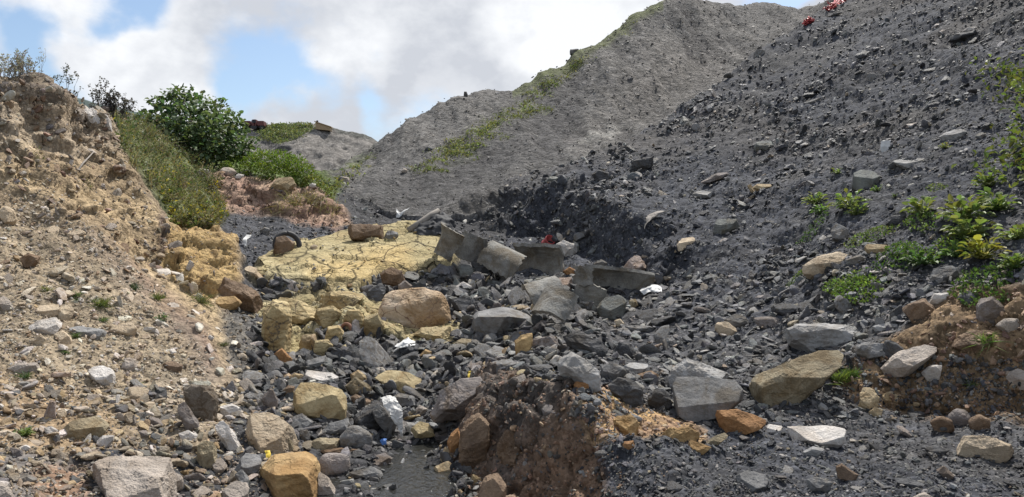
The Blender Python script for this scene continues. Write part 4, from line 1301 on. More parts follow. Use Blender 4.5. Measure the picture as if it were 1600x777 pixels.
R('ochre corner block beside the rusty pipe end', 'ledge', [(508, 528), (512, 510), (530, 508), (540, 518), (538, 536), (516, 538)], lean=20, rough=0.03, chips=3)
R('yellow block low in the steps above an orange one', 'ledge', [(488, 552), (492, 532), (512, 530), (520, 540), (514, 556), (496, 560)], lean=20, rough=0.03, chips=3)
R('rounded tan block in the black grit of the steps', 'tan', [(467, 540), (472, 524), (488, 522), (494, 534), (488, 546), (474, 548)], lean=35)
R('broad yellow shelf right under the cracked slab', 'ledge', [(498, 470), (510, 456), (545, 454), (568, 462), (566, 480), (530, 486), (506, 482)], lean=30, rough=0.03, chips=3)
R('yellow block left of the black weathered wedge', 'ledge', [(536, 500), (544, 484), (562, 484), (570, 498), (564, 516), (544, 516)], lean=28, rough=0.03, chips=3)
R('black weathered shale wedge left of the orange-pink boulder', 'slate', [(566, 478), (576, 454), (598, 440), (604, 452), (594, 478), (584, 492), (570, 490)], lean=30, rough=0.06, Y=11.0)
R('yellow footing block under the black shale wedge', 'yellow', [(566, 520), (570, 494), (590, 490), (600, 508), (594, 526), (576, 528)], lean=25, rough=0.06)
# --- right of the mound
R('cream rock lying alone on the dark scree', 'cream', [(1117, 516), (1121, 505), (1136, 502), (1150, 513), (1151, 522), (1131, 525)], lean=45, rough=0.06)
R('grey tent-shaped stone behind the lone cream rock', 'grey', [(1130, 502), (1150, 489), (1165, 495), (1176, 509), (1155, 513)], lean=50)
R('big light grey block on the crest of the mound', 'lightgrey', [(869, 578), (873, 558), (890, 549), (915, 561), (937, 580), (941, 600), (925, 605), (905, 598), (875, 587)], lean=34, top=38, thick=0.7)
R('long dark slab curving along the crest behind the light grey block', 'slate', [(878, 526), (900, 519), (935, 531), (952, 544), (946, 557), (915, 553), (886, 540)], lean=30, top=45)
R('dark peaked stone right of the curving slab', 'slate', [(953, 552), (968, 534), (988, 537), (999, 551), (980, 557), (960, 557)], lean=30)
R('grey rounded stone with light edges right of the light grey block', 'grey', [(938, 572), (955, 565), (975, 573), (979, 584), (960, 596), (942, 591)], lean=40)
R('flat grey stone slab next to the rounded one with light edges', 'lightgrey', [(974, 573), (988, 565), (1017, 568), (1002, 580), (980, 584)], lean=65, thick=0.6)
R('black fractured boulder behind the green seedling', 'slate', [(950, 602), (965, 590), (985, 592), (1006, 609), (1006, 625), (986, 632), (964, 624)], lean=35)
R('brown stone behind the black fractured boulder', 'brown', [(994, 586), (1018, 579), (1031, 586), (1017, 596), (998, 593)])
R('reddish brick-like stone on the crest of the mound', 'rust', [(895, 606), (898, 595), (919, 599), (921, 608), (901, 609)])
R('great slate boulder with a smooth flat lit face', 'grey', [(1056, 640), (1051, 605), (1056, 590), (1100, 587), (1146, 590), (1159, 606), (1159, 622), (1130, 641), (1090, 652), (1070, 651)], lean=52, top=24, thick=0.7, rough=0.007, chips=0)
R('grey broken rock leaning on the back of the great slate boulder', 'lightgrey', [(1043, 596), (1050, 574), (1072, 560), (1098, 566), (1120, 578), (1148, 586), (1140, 600), (1070, 606), (1050, 620)], lean=40, rough=0.06, fwd=0.2, Y=6.85)
R('dark stone wedged left of the great slate boulder', 'slate', [(1010, 622), (1026, 606), (1046, 612), (1050, 632), (1030, 640), (1014, 634)], lean=25)
R('orange-brown rock under the right corner of the great slate boulder', 'rust', [(1117, 652), (1121, 643), (1150, 640), (1180, 648), (1197, 654), (1190, 666), (1150, 678), (1126, 673)], lean=36, top=30, rough=0.05)
R('small olive wedge in front of the orange-brown rock', 'olive', [(1098, 692), (1111, 685), (1130, 675), (1139, 680), (1120, 692), (1103, 698)], lean=55)
R('ochre layered lump in the middle of the clay seam', 'ochre', [(1032, 682), (1048, 670), (1075, 667), (1091, 675), (1094, 690), (1070, 690), (1040, 691)], lean=48, rough=0.08)
R('yellow-brown block at the right end of the clay seam', 'ochre', [(1074, 697), (1079, 688), (1111, 698), (1096, 707), (1080, 711)], lean=50)
R('orange stone at the lower edge of the clay seam', 'rust', [(967, 701), (975, 690), (990, 688), (993, 696), (976, 703)])
R('orange-tan chunk in the upper clay seam', 'ochre', [(952, 664), (962, 650), (986, 646), (1000, 660), (992, 678), (964, 680)], lean=50, rough=0.08)
R('great tan boulder sloping down under the pale slab', 'olive', [(1172, 607), (1185, 590), (1240, 565), (1284, 540), (1315, 539), (1320, 556), (1300, 580), (1262, 602), (1240, 626), (1195, 643), (1183, 630)], lean=52, top=30, thick=0.6, rough=0.03)
R('big pale flat-topped slab on the right of the gully', 'lightgrey', [(1224, 522), (1245, 508), (1290, 505), (1336, 507), (1346, 515), (1330, 535), (1292, 541), (1260, 549), (1236, 537)], lean=14, top=14, thick=1.0, fwd=0.2)
R('grey block behind the tall grass tuft', 'grey', [(1329, 547), (1350, 535), (1385, 535), (1383, 555), (1350, 563), (1335, 555)], lean=35)
R('dark pointed block right of the grey one by the grass tuft', 'slate', [(1378, 552), (1385, 530), (1400, 535), (1411, 545), (1400, 561), (1381, 563)], lean=25)
R('pale slanting slab in front of the dark pointed block', 'pale', [(1374, 577), (1400, 555), (1440, 535), (1468, 540), (1450, 561), (1420, 581), (1390, 585)], lean=50, thick=0.6, fwd=-0.25)
R('small white rock below the pale slanting slab', 'white', [(1439, 586), (1455, 570), (1471, 570), (1466, 588), (1450, 594)], fwd=-0.1)
R('thin pale slab on the scree above the pale slanting slab', 'lightgrey', [(1363, 512), (1385, 503), (1406, 507), (1396, 516), (1370, 518)], lean=60)
R('big cream boulder beside the leafy weeds, dark underneath', 'cream', [(1256, 417), (1275, 402), (1310, 391), (1327, 400), (1319, 420), (1292, 431), (1260, 431)], lean=50, rough=0.05)
R('grey boulder leaning on the big cream one', 'grey', [(1319, 407), (1345, 397), (1361, 405), (1351, 416), (1325, 414)])
R('flat orange-tan stone above the weeds', 'tan', [(1349, 391), (1355, 380), (1386, 382), (1386, 396), (1365, 399)], lean=50, thick=0.5)
R('grey peaked rock under the yellowing leaves', 'grey', [(1449, 442), (1460, 420), (1486, 412), (1497, 430), (1482, 442), (1457, 444)], lean=45)
R('white stone at the lip of the brown bank', 'white', [(1452, 472), (1460, 458), (1480, 457), (1483, 468), (1466, 476)])
R('orange-brown boulder in the lip of the brown bank', 'brown', [(1411, 482), (1425, 475), (1446, 464), (1461, 485), (1456, 497), (1430, 502)], rough=0.05)
R('dark brown wedge standing on the brown bank', 'mauve', [(1525, 502), (1530, 464), (1550, 462), (1574, 487), (1561, 499), (1545, 512)], lean=15, thick=0.6)
R('dark grey stone left of the dark brown wedge', 'slate', [(1494, 467), (1510, 452), (1526, 460), (1523, 474), (1500, 477)])
R('round whitish stone right of the dark brown wedge', 'pale', [(1556, 511), (1570, 497), (1590, 497), (1593, 513), (1575, 521)], smooth=0.06)
R('ochre-brown rock bulging from the brown bank under a grass tuft', 'brown', [(1478, 543), (1500, 525), (1520, 515), (1550, 515), (1553, 530), (1530, 547), (1500, 551)], lean=50, rough=0.06)
R('pale stone at the right edge in the brown bank', 'pale', [(1572, 587), (1590, 575), (1602, 580), (1608, 602), (1580, 605)])
R('brown cobble left of its two neighbours at the foot of the bank', 'brown', [(1454, 661), (1470, 650), (1486, 654), (1491, 670), (1465, 677)], smooth=0.12)
R('rounded grey-brown cobble resting between two brown ones', 'mauve', [(1482, 651), (1495, 638), (1511, 640), (1515, 655), (1500, 667), (1487, 662)], smooth=0.12)
R('brown cobble right of its two neighbours at the foot of the bank', 'brown', [(1514, 656), (1530, 647), (1546, 655), (1546, 669), (1520, 674)], smooth=0.12)
R('cream boulder with dark base alone on the dark gravel floor', 'cream', [(1498, 698), (1510, 684), (1545, 681), (1575, 690), (1580, 703), (1562, 718), (1520, 719), (1501, 710)], lean=44, rough=0.05)
R('flat whitish slab sunk level in the dark gravel', 'white', [(1231, 670), (1260, 667), (1295, 663), (1318, 667), (1317, 690), (1275, 695), (1240, 687)], lean=66, top=14, thick=1.1, rough=0.03, fwd=0.3)
R('small whitish slab end left of the sunk slab', 'white', [(1194, 673), (1200, 662), (1223, 664), (1221, 674), (1200, 678)], lean=64, top=55)
R('flat black shard lying near the lower edge', 'slate', [(1394, 748), (1405, 742), (1446, 755), (1440, 763), (1420, 762)], lean=60, thick=0.5)
R('mauve stone with a white neighbour on the gravel floor', 'mauve', [(1464, 736), (1475, 728), (1491, 742), (1481, 749)])
R('pale grey stone below the sunk whitish slab', 'lightgrey', [(1256, 707), (1270, 698), (1288, 700), (1276, 713), (1260, 714)])
R('dark brown stone on the lower gravel floor', 'brown', [(1304, 732), (1315, 725), (1341, 740), (1331, 753), (1310, 749)])
R('grey stone with a lit top near the lower edge', 'grey', [(1261, 752), (1275, 745), (1301, 752), (1291, 767), (1268, 769)])
R('pale stone cut by the lower edge under the black shard', 'pale', [(1426, 781), (1445, 769), (1462, 778), (1456, 795), (1434, 795)])
R('dusty grey lump on the gravel below the olive wedge', 'grey', [(1149, 747), (1170, 735), (1196, 740), (1206, 755), (1186, 767), (1155, 764)], lean=60)
R('black flat stone on the gravel left of the cream boulder', 'slate', [(1446, 702), (1462, 696), (1482, 702), (1474, 710), (1452, 709)], lean=60)
R('tan stone at the foot of the brown bank by the pale pebbles', 'tan', [(1357, 645), (1368, 636), (1378, 640), (1376, 650), (1362, 652)])
R('tan crumbly lump in the brown bank below the grass tuft', 'tan', [(1342, 632), (1345, 606), (1362, 604), (1372, 620), (1368, 640), (1350, 640)], rough=0.08, lean=45, fwd=-.1)
R('cream cobble in the brown bank beside the tan lump', 'tan', [(1371, 622), (1390, 612), (1408, 618), (1402, 628), (1378, 630)])
R('small white cube in the brown bank', 'pale', [(1432, 604), (1440, 597), (1447, 602), (1445, 614), (1434, 614)])
# --- scree slope
R('grey-green pointed rock standing over the leafy rosettes', 'green_grey', [(1331, 292), (1335, 270), (1350, 251), (1364, 261), (1374, 280), (1368, 294), (1340, 297)], lean=52, thick=0.5, rough=0.02)
R('pale grey slab right of the pointed grey-green rock', 'lightgrey', [(1394, 251), (1410, 247), (1430, 240), (1450, 247), (1431, 262), (1416, 264)], lean=66, thick=0.7)
R('dark block under the left end of the pale grey slab', 'slate', [(1388, 258), (1396, 251), (1412, 256), (1412, 266), (1394, 267)])
R('light green-grey block high on the scree', 'green_grey', [(1176, 231), (1185, 219), (1205, 219), (1214, 230), (1200, 236), (1185, 237)], lean=52)
R('long mauve slab across the middle of the scree', 'mauve', [(1094, 282), (1120, 271), (1141, 269), (1131, 280), (1106, 286)], lean=40)
R('flat tan stone in the scree right of the long mauve slab', 'tan', [(1176, 293), (1184, 287), (1204, 287), (1206, 293), (1186, 301)], lean=62)
R('pale tilted slab above the foot of the scree', 'cream', [(1047, 393), (1065, 370), (1085, 366), (1086, 378), (1066, 388)], lean=62, thick=0.6)
R('light grey block above the pale tilted slab', 'green_grey', [(1113, 366), (1120, 340), (1150, 342), (1156, 355), (1131, 363)], lean=50)
R('black humped rock near the far edge of the scree', 'slate', [(983, 269), (990, 250), (1020, 245), (1023, 258), (1001, 271)], lean=15)
R('pale slab by the overhanging bramble', 'lightgrey', [(1469, 212), (1490, 200), (1509, 205), (1501, 216), (1478, 221)], lean=60)
R('dark rock with a lit top left of the weeds', 'slate', [(1384, 347), (1400, 328), (1416, 332), (1411, 348), (1390, 353)])
R('narrow pale stone on end below the leafy rosettes', 'grey', [(1299, 361), (1308, 347), (1326, 360), (1321, 379), (1302, 376)], lean=40)
R('light blue-grey slab in the middle of the scree', 'lightgrey', [(1080, 303), (1096, 295), (1113, 299), (1110, 308), (1088, 310)], lean=64)
R('black block with a lit edge at the top of the scarp', 'slate', [(924, 272), (934, 265), (952, 270), (950, 282), (932, 284)], lean=20)
R('grey slab on the lip of the black scarp', 'green_grey', [(848, 284), (860, 275), (872, 274), (874, 280), (860, 286)], lean=60)
R('small tan slab end in the scree', 'tan', [(1167, 290), (1173, 287), (1182, 300), (1176, 303)])
R('rock with a pale vein near the upper right edge', 'slate', [(1555, 113), (1562, 107), (1576, 108), (1579, 116), (1568, 119), (1556, 119)])
R('flat dark slab left of the veined rock on the upper scree', 'grey', [(1522, 116), (1536, 112), (1549, 116), (1540, 120), (1526, 120)])
R('long dark slab with a pale stone on it, upper right scree', 'slate', [(1478, 60), (1496, 50), (1544, 49), (1530, 55), (1500, 62)], lean=30)
R('white flat stone resting on the long dark slab', 'white', [(1505, 46), (1514, 42), (1526, 44), (1524, 48), (1508, 48)])
# --- ledge and middle bank
R('orange-brown angular rock at the edge of the green ledge', 'tan', [(420, 292), (434, 278), (455, 276), (463, 290), (446, 298), (425, 297)], lean=44)
R('white stone on the ledge, first from the scrub', 'white', [(306, 270), (312, 263), (328, 265), (328, 273), (312, 275)], smooth=0.05)
R('largest white-grey stone on the ledge, dark side lit', 'pale', [(342, 268), (350, 261), (365, 262), (370, 270), (358, 276), (345, 274)], smooth=0.05)
R('dark grey stone on the ledge beside the largest white one', 'grey', [(375, 271), (383, 264), (393, 267), (393, 274), (380, 276)], smooth=0.05)
R('small white stone between the largest and the dark one on the ledge', 'white', [(367, 276), (372, 271), (381, 273), (380, 279), (370, 280)])
R('white clod hanging on the bramble edge of the ledge', 'white', [(483, 289), (488, 286), (494, 288), (493, 294), (485, 294)])
R('flat brown slab lying on the back edge of the cracked sandstone', 'brown', [(540, 356), (545, 350), (603, 351), (600, 370), (575, 374), (550, 372)], lean=12, top=50, thick=0.7)
R('blue-grey stone right of the flat brown slab', 'grey', [(598, 371), (605, 358), (621, 362), (623, 370), (605, 374)])
R('brown cube under the tyre in the black grit', 'brown', [(427, 391), (432, 371), (445, 368), (461, 379), (456, 391), (440, 398)], lean=38)
R('small grey stone in the black grit above the white scrap', 'grey', [(406, 360), (414, 354), (422, 358), (420, 367), (409, 367)])
R('pale stone on the grit at the edge of the cracked sandstone', 'cream', [(484, 386), (490, 382), (497, 384), (494, 388), (486, 389)])
R('buff block at the left end of the cracked sandstone', 'cream', [(378, 424), (388, 414), (402, 418), (402, 432), (386, 434)], lean=50)
# --- grey hill
R('cluster-topping pale boulder at the bottom of the grey hill', 'pale', [(530, 283), (536, 276), (546, 277), (548, 284), (538, 286)])
R('darker boulder in the pale cluster at the bottom of the grey hill', 'grey', [(527, 281), (531, 275), (537, 277), (536, 284)])
R('pale stone above the gully side on the grey hill', 'pale', [(626, 268), (631, 262), (637, 266), (634, 271)])
R('white block on the grassy rib of the grey hill', 'white', [(773, 147), (775, 144), (780, 144), (780, 147)])
R('dark flat slab on the green stripe of the grey hill', 'slate', [(663, 233), (668, 229), (677, 231), (675, 235), (665, 236)])
R('dark shard in the bare face of the grey hill', 'slate', [(979, 124), (984, 121), (990, 121), (988, 127), (981, 127)])
# ------------------------------------------------------------------ loose stones: medium ones as things of their own, gravel as stuff
def stone_shapes(sub, n, seed):
    rg = np.random.default_rng(seed)
    out = []
    v, f = ICO[sub]
    for k in range(n):
        m = rg.integers(5, 9)
        nn = rg.normal(size=(m, 3)); nn /= np.linalg.norm(nn, axis=1)[:, None]
        hh = rg.uniform(0.5, 0.95, m)
        nn = np.concatenate([nn, np.array([[0, 0, 1], [0, 0, -1]])]); hh = np.append(hh, [0.62, 0.62])
        nd = v @ nn.T
        r = np.where(nd > 1e-3, hh[None] / np.maximum(nd, 1e-3), 9).min(1)
        p = v * np.minimum(r, 1.4)[:, None]
        p += rg.normal(size=p.shape) * (0.05 if sub < 2 else 0.0)
        out.append(p)
    return out, f


SH1 = stone_shapes(1, 40, 1)
SH2 = stone_shapes(2, 40, 2)
SH3 = stone_shapes(3, 24, 3)

# visible ground points
VISM = np.ones(GX.shape, bool)
run = np.minimum.accumulate(SPY, 0)
VISM[1:] = SPY[1:] <= run[:-1] + 6
VISM &= (SPX > -230) & (SPX < 1830) & (SPY > -60) & (SPY < 900) & (P[..., 1] > 3.2)
VISM[:4] = False

C_COAL = [((0.055, 0.058, 0.066), 4), ((0.105, 0.109, 0.12), 4), ((0.18, 0.183, 0.192), 2.6), ((0.27, 0.265, 0.26), 1.4), ((0.30, 0.25, 0.19), 0.35), ((0.45, 0.43, 0.40), 0.3)]
C_STREAM = [((0.055, 0.056, 0.06), 5), ((0.11, 0.11, 0.114), 5), ((0.16, 0.16, 0.16), 3), ((0.25, 0.245, 0.24), 1.3), ((0.35, 0.27, 0.16), 0.7), ((0.45, 0.42, 0.38), 0.5)]
C_BANK = [((0.41, 0.35, 0.275), 4), ((0.32, 0.265, 0.20), 4), ((0.52, 0.475, 0.42), 3.4), ((0.26, 0.225, 0.19), 2.2), ((0.38, 0.27, 0.17), 1.5), ((0.19, 0.18, 0.175), 0.8)]
C_LOW = [((0.40, 0.34, 0.27), 3), ((0.29, 0.24, 0.18), 4), ((0.20, 0.185, 0.17), 2), ((0.10, 0.10, 0.104), 1.4), ((0.36, 0.27, 0.16), 1.5), ((0.52, 0.48, 0.44), 1.3)]
C_HILL = [((0.13, 0.125, 0.12), 5), ((0.20, 0.19, 0.18), 3), ((0.085, 0.084, 0.085), 3), ((0.32, 0.30, 0.27), 0.7)]
C_RED = [((0.26, 0.17, 0.12), 4), ((0.36, 0.25, 0.17), 3), ((0.20, 0.13, 0.10), 3), ((0.45, 0.37, 0.28), 1), ((0.15, 0.14, 0.14), 1)]
C_SAND = [((0.50, 0.41, 0.21), 3), ((0.42, 0.31, 0.15), 3), ((0.10, 0.10, 0.105), 2)]


def choose(pal_, n, rg):
    c = np.array([p[0] for p in pal_]); w = np.array([p[1] for p in pal_]); w = w / w.sum()
    k = rg.choice(len(c), n, p=w)
    out = c[k] * np.exp(rg.normal(0, 0.16, (n, 1)))
    return np.clip(out * (1 + rg.normal(0, 0.025, (n, 3))), 0.01, 0.85)


def rot_mats(n, nrm, rg, tilt):
    """rotations that lay a flat stone on the slope, with some tilt and any heading"""
    z = nrm + rg.normal(0, tilt, (n, 3)); z /= np.linalg.norm(z, axis=1)[:, None]
    a = rg.normal(size=(n, 3)); a -= (a * z).sum(1)[:, None] * z; a /= np.linalg.norm(a, axis=1)[:, None]
    b = np.cross(z, a)
    return np.stack([a, b, z], -1)


FN, FP, FSX, FSY = NRM.reshape(-1, 3), P.reshape(-1, 3), SPX.ravel(), SPY.ravel()
M_GRAVEL = rock_mat('gravel_stone', None, (0.72, 0.72, 0.72), scale=9, speck=0.25, bump=0.6, use_col=True, rough=0.6)
STONE_MATS = {}


def scatter(name, mask, dens, pal_, smin, smax, power, seed, tilt=0.35, sink=0.25, flat=(0.35, 0.9), smax_m=0.3, smin_m=0.008, wt=None):
    """dens: stones per 100x100 photograph pixels of ground"""
    rg = np.random.default_rng(seed)
    m = (mask & VISM).ravel()
    ids = np.nonzero(m)[0]
    # spread evenly as seen: weight each net point by the picture area it covers
    area = np.abs(np.gradient(SPY, axis=0) * np.gradient(SPX, axis=1)).ravel()[ids]
    area = np.clip(area, 0.05, 40)
    if wt is not None: area = area * wt.ravel()[ids]
    n = int(area.sum() / 1e4 * dens)
    if n < 1: return
    k = ids[rg.choice(len(ids), n, p=area / area.sum())]
    u = rg.random(n)
    s = (smin ** (1 - power) + u * (smax ** (1 - power) - smin ** (1 - power))) ** (1 / (1 - power))   # diameter in px
    sm = np.clip(s * FP[k, 1] / F_PX * 0.5, smin_m, smax_m)
    spx_ = sm * 2 * F_PX / FP[k, 1]
    pos = FP[k] + rg.normal(0, 1, (n, 3)) * 0.01 * FP[k, 1:2] / 6
    nr = FN[k]
    Rm = rot_mats(n, nr, rg, tilt)
    scl = np.stack([rg.uniform(0.8, 1.5, n), rg.uniform(0.7, 1.1, n), rg.uniform(*flat, n)], 1) * sm[:, None]
    pos = pos + nr * (scl[:, 2] * (0.5 - sink))[:, None]
    cols = choose(pal_, n, rg)
    g = Geo()
    for shapes, fc, sel in ((SH1[0], SH1[1], spx_ < 6), (SH2[0], SH2[1], (spx_ >= 6) & (spx_ < 10)), (SH3[0], SH3[1], spx_ >= 10)):
        idx_ = np.nonzero(sel)[0]
        if not len(idx_): continue
        var = np.array(shapes)[rg.integers(0, len(shapes), len(idx_))]
        v = var * scl[idx_][:, None, :]
        v = np.einsum('nij,nkj->nki', Rm[idx_], v) + pos[idx_][:, None, :]
        nv = v.shape[1]
        f = fc[None] + (np.arange(len(idx_)) * nv)[:, None, None]
        g.add(v.reshape(-1, 3), f.reshape(-1, 3), np.repeat(cols[idx_], nv, 0))
    o = add_obj(name, g.mesh(name, M_GRAVEL, False))
    tag(o, kind='stuff')
    return n


rightside = GM & ~np.isin(code, (5, 6))
zf = np.zeros(GX.shape, bool)
upper = rightside & (PYg < 440)
floor_r = (PXg > 930) & (PYg > 560) & (code == 0)
midr = rightside & (PYg >= 425) & (PYg < 660) & (PXg > 900) & (BROWN_R < 0.5)
streambed = (PXg > 395) & (PXg < 930) & (PYg > 425) & (PYg < 800) & np.isin(code, (0,)) & (GY < 14.5)
lowleft = (PXg < 480) & (PYg > 600) & np.isin(code, (0, 3))
clus = np.clip(0.25 + 1.6 * soft(fbm(FLAT * np.array([.8, .5, .5]), 4, 55).reshape(GX.shape), -.1, .4), 0, 2)
scatter('gravel', upper, 850, C_COAL, 1.8, 8, 2.5, 101, smax_m=0.16, wt=.5 + .5 * clus, sink=.4, tilt=.5)
scatter('gravel', upper, 36, C_COAL, 5, 17, 2.3, 102, smax_m=0.26, wt=clus ** 2 * np.clip((SPY + 60) / 240, .25, 1.6), sink=.42, tilt=.5)
scatter('gravel', midr, 600, C_COAL + [((0.18, 0.18, 0.18), 4), ((0.26, 0.255, 0.25), 1.5)], 2.2, 20, 2.2, 103, flat=(.25, .7))
scatter('gravel', floor_r, 620, C_COAL + [((0.18, 0.178, 0.175), 3)], 1.8, 11, 2.35, 104)
scatter('gravel', streambed & (SAND_LOW < 0.5) & (PYg < 690), 640, C_STREAM, 3.5, 24, 1.8, 105, tilt=0.5, flat=(.25, .75))
scatter('gravel', GRIT > 0.5, 800, C_COAL, 2.0, 6, 2.2, 106, tilt=0.5)
scatter('gravel', (BANK > 0.5) & (grav_l > 0.3) & (PYg < 640), 620, C_BANK, 1.8, 9, 2.6, 107)
scatter('gravel', (BANK > 0.5) & (PYg < 640), 150, C_BANK, 1.8, 7, 2.7, 108)
scatter('gravel', lowleft, 520, C_LOW, 2.2, 20, 2.2, 109)
scatter('gravel', (code == 1), 330, C_HILL, 1.6, 4.5, 2.7, 110, smax_m=0.3)
scatter('gravel', RED_EARTH > 0.5, 300, C_RED, 1.8, 7, 2.3, 111)
scatter('gravel', BROWN_R > 0.5, 180, C_RED, 2.5, 11, 2.4, 112)
scatter('gravel', (MOUND > 0.5), 330, C_RED + [((0.16, 0.15, 0.14), 4), ((0.09, 0.085, 0.08), 3)], 2, 9, 2.4, 113, sink=0.3)
scatter('gravel', (VEIN > 0.5), 320, C_RED, 2.5, 11, 2.1, 114)
scatter('gravel', code == 6, 60, C_SAND, 2.5, 9, 2.2, 115)
scatter('gravel', (code == 5), 26, C_SAND, 2, 6, 2.2, 116)
scatter('gravel', (code == 5), 120, C_COAL, 1.8, 6, 2.3, 122, wt=soft(mid + .4 * fin, .12, .35))
scatter('gravel', (code == 6), 160, C_COAL, 1.8, 8, 2.2, 123, wt=soft(mid, -.1, .3))

scatter('gravel', GRITTY > .4, 500, C_COAL + C_BANK[:2], 2.0, 10, 2.2, 117, tilt=.5)
scatter('gravel', UPBANK > .4, 150, C_BANK + C_RED, 2.5, 15, 2.2, 118, sink=.3)
scatter('gravel', (FOOT > .4), 500, C_STREAM, 3, 16, 2.0, 119, tilt=.5)
scatter('gravel', (PXg > 540) & (PXg < 725) & (PYg > 690) & (PYg < 790) & (P[..., 2] > WATER_Z - .07), 260, C_STREAM, 4, 18, 2.0, 120, tilt=.5, sink=0)
scatter('gravel', (code == 0) & (GY > 14.4) & (PXg > 480) & (PXg < 830), 420, C_COAL, 1.8, 9, 2.3, 121, tilt=.5)
rimband = zone([(885, 610), (930, 606), (985, 790), (900, 790), (905, 690)], 6, 14, 4.5, 6.6) > .3
scatter('gravel', rimband, 260, C_RED + C_COAL, 2, 9, 2.1, 124, tilt=.5)
scatter('gravel', (BANK > 0.5) & (PYg > 420) & (PYg < 660), 16, [((0.52, 0.475, 0.42), 3), ((0.44, 0.37, 0.28), 2)], 8, 20, 2.0, 125)

# small stones banked up against the foot of the big ones
def collars():
    rg = np.random.default_rng(141)
    g = Geo()
    for o_, lo, hi in ROCKS:
        w = hi[0] - lo[0]
        if w < 16 or hi[1] > 776: continue
        for k in range(int(w * .8)):
            x = rg.uniform(lo[0] - 3, hi[0] + 3); t = (x - lo[0]) / w
            y_ = hi[1] - (hi[1] - lo[1]) * .45 * (2 * t - 1) ** 2 + rg.uniform(-3, 5)
            p = pick(x, y_)
            c = col_of(x); r = int(np.argmin(np.abs(NY - p[1])))
            s = rg.uniform(1.5, 4.5) * p[1] / F_PX * .5 * (1 + (rg.random() < .12))
            Rm = rot_mats(1, NRM[r, c][None], rg, .5)[0]
            sh = SH1[0][rg.integers(0, len(SH1[0]))]
            v = (sh * np.array([1.2, .9, rg.uniform(.4, .9)]) * s) @ Rm.T + p
            g.add(v, SH1[1], np.clip(colr[r, c] * rg.uniform(.7, 2.2), .02, .6))
    tag(add_obj('gravel', g.mesh('gravel', M_GRAVEL, False)), kind='stuff')


collars()
# ------------------------------------------------------------------ broken concrete pipes and rubbish
def surf(px, py):
    return pick(px, py)


M_CONC = rock_mat('concrete', (0.27, 0.262, 0.24), (0.185, 0.18, 0.168), scale=4.5, speck=0.35, bump=0.8)


def shell(label, C, axis, ref, r, th, length, a0, a1, seed, jag=0.10, flare=0.0, taper=0.0):
    """piece of a broken concrete pipe: an arc of wall a0..a1 (degrees, from `ref` turning about `axis`), ragged edges, true wall thickness"""
    rg = np.random.default_rng(seed)
    u = np.asarray(axis, float); u /= np.linalg.norm(u)
    v = np.asarray(ref, float); v = v - (v @ u) * u; v /= np.linalg.norm(v)
    w = np.cross(u, v)
    nl, na = 40, 44
    s = np.linspace(-0.5, 0.5, nl); a = np.linspace(0, 1, na)
    S_, A_ = np.meshgrid(s, a, indexing='ij')
    # ragged outline
    e = lambda n, f: fbm(np.stack([np.linspace(0, f, n), np.full(n, seed * 3.7), np.full(n, 0.5)], -1), 4, seed, gain=0.6)
    end0, end1 = e(na, 3) * jag, fbm(np.stack([np.linspace(0, 3, na), np.full(na, seed * 1.9 + 9), np.full(na, 0.5)], -1), 4, seed + 3, gain=0.6) * jag
    ed0, ed1 = e(nl, 4) * jag * 1.2, fbm(np.stack([np.linspace(0, 4, nl), np.full(nl, seed * 2.3 + 5), np.full(nl, 0.5)], -1), 4, seed + 5, gain=0.6) * jag * 1.2
    SS = S_ * length + (end0[None, :] * (0.5 - S_) + end1[None, :] * (0.5 + S_)) * length
    AA = A_ + ed0[:, None] * (1 - A_) + ed1[:, None] * A_
    if taper:
        AA = AA * (1 - taper * (S_ + 0.5))
    ang = np.radians(a0 + (a1 - a0) * AA)
    vs = []
    for k, rr in enumerate((r, r + th)):
        R_ = rr * (1 + flare * np.maximum(0, S_) ** 2 * 4)
        p = u * SS[..., None] + R_[..., None] * (np.cos(ang)[..., None] * v + np.sin(ang)[..., None] * w)
        vs.append(p.reshape(-1, 3))
    p = np.concatenate(vs)
    p += 0.006 * np.stack([fbm(p * 14, 3, seed + 7 + k) for k in range(3)], -1)
    idg = np.arange(nl * na).reshape(nl, na)
    q = np.stack([idg[:-1, :-1], idg[:-1, 1:], idg[1:, 1:], idg[1:, :-1]], -1).reshape(-1, 4)
    F_ = [q[:, ::-1], q + nl * na]
    b = np.concatenate([idg[0, :], idg[1:, -1], idg[-1, -2::-1], idg[-2:0:-1, 0]])
    b2 = np.roll(b, -1)
    F_.append(np.stack([b, b2, b2 + nl * na, b + nl * na], -1))
    me = mesh_from('concrete_pipe_fragment', p, np.concatenate(F_), True, None, M_CONC)
    bm = bmesh.new(); bm.from_mesh(me)
    bmesh.ops.recalc_face_normals(bm, faces=bm.faces[:])
    for ed in bm.edges:
        if len(ed.link_faces) == 2 and ed.calc_face_angle(0) > 0.9: ed.smooth = False
    bm.to_mesh(me); bm.free()
    o = add_obj('concrete_pipe_fragment', me, None, tuple(C))
    tag(o, label, 'pipe fragment')
    return o


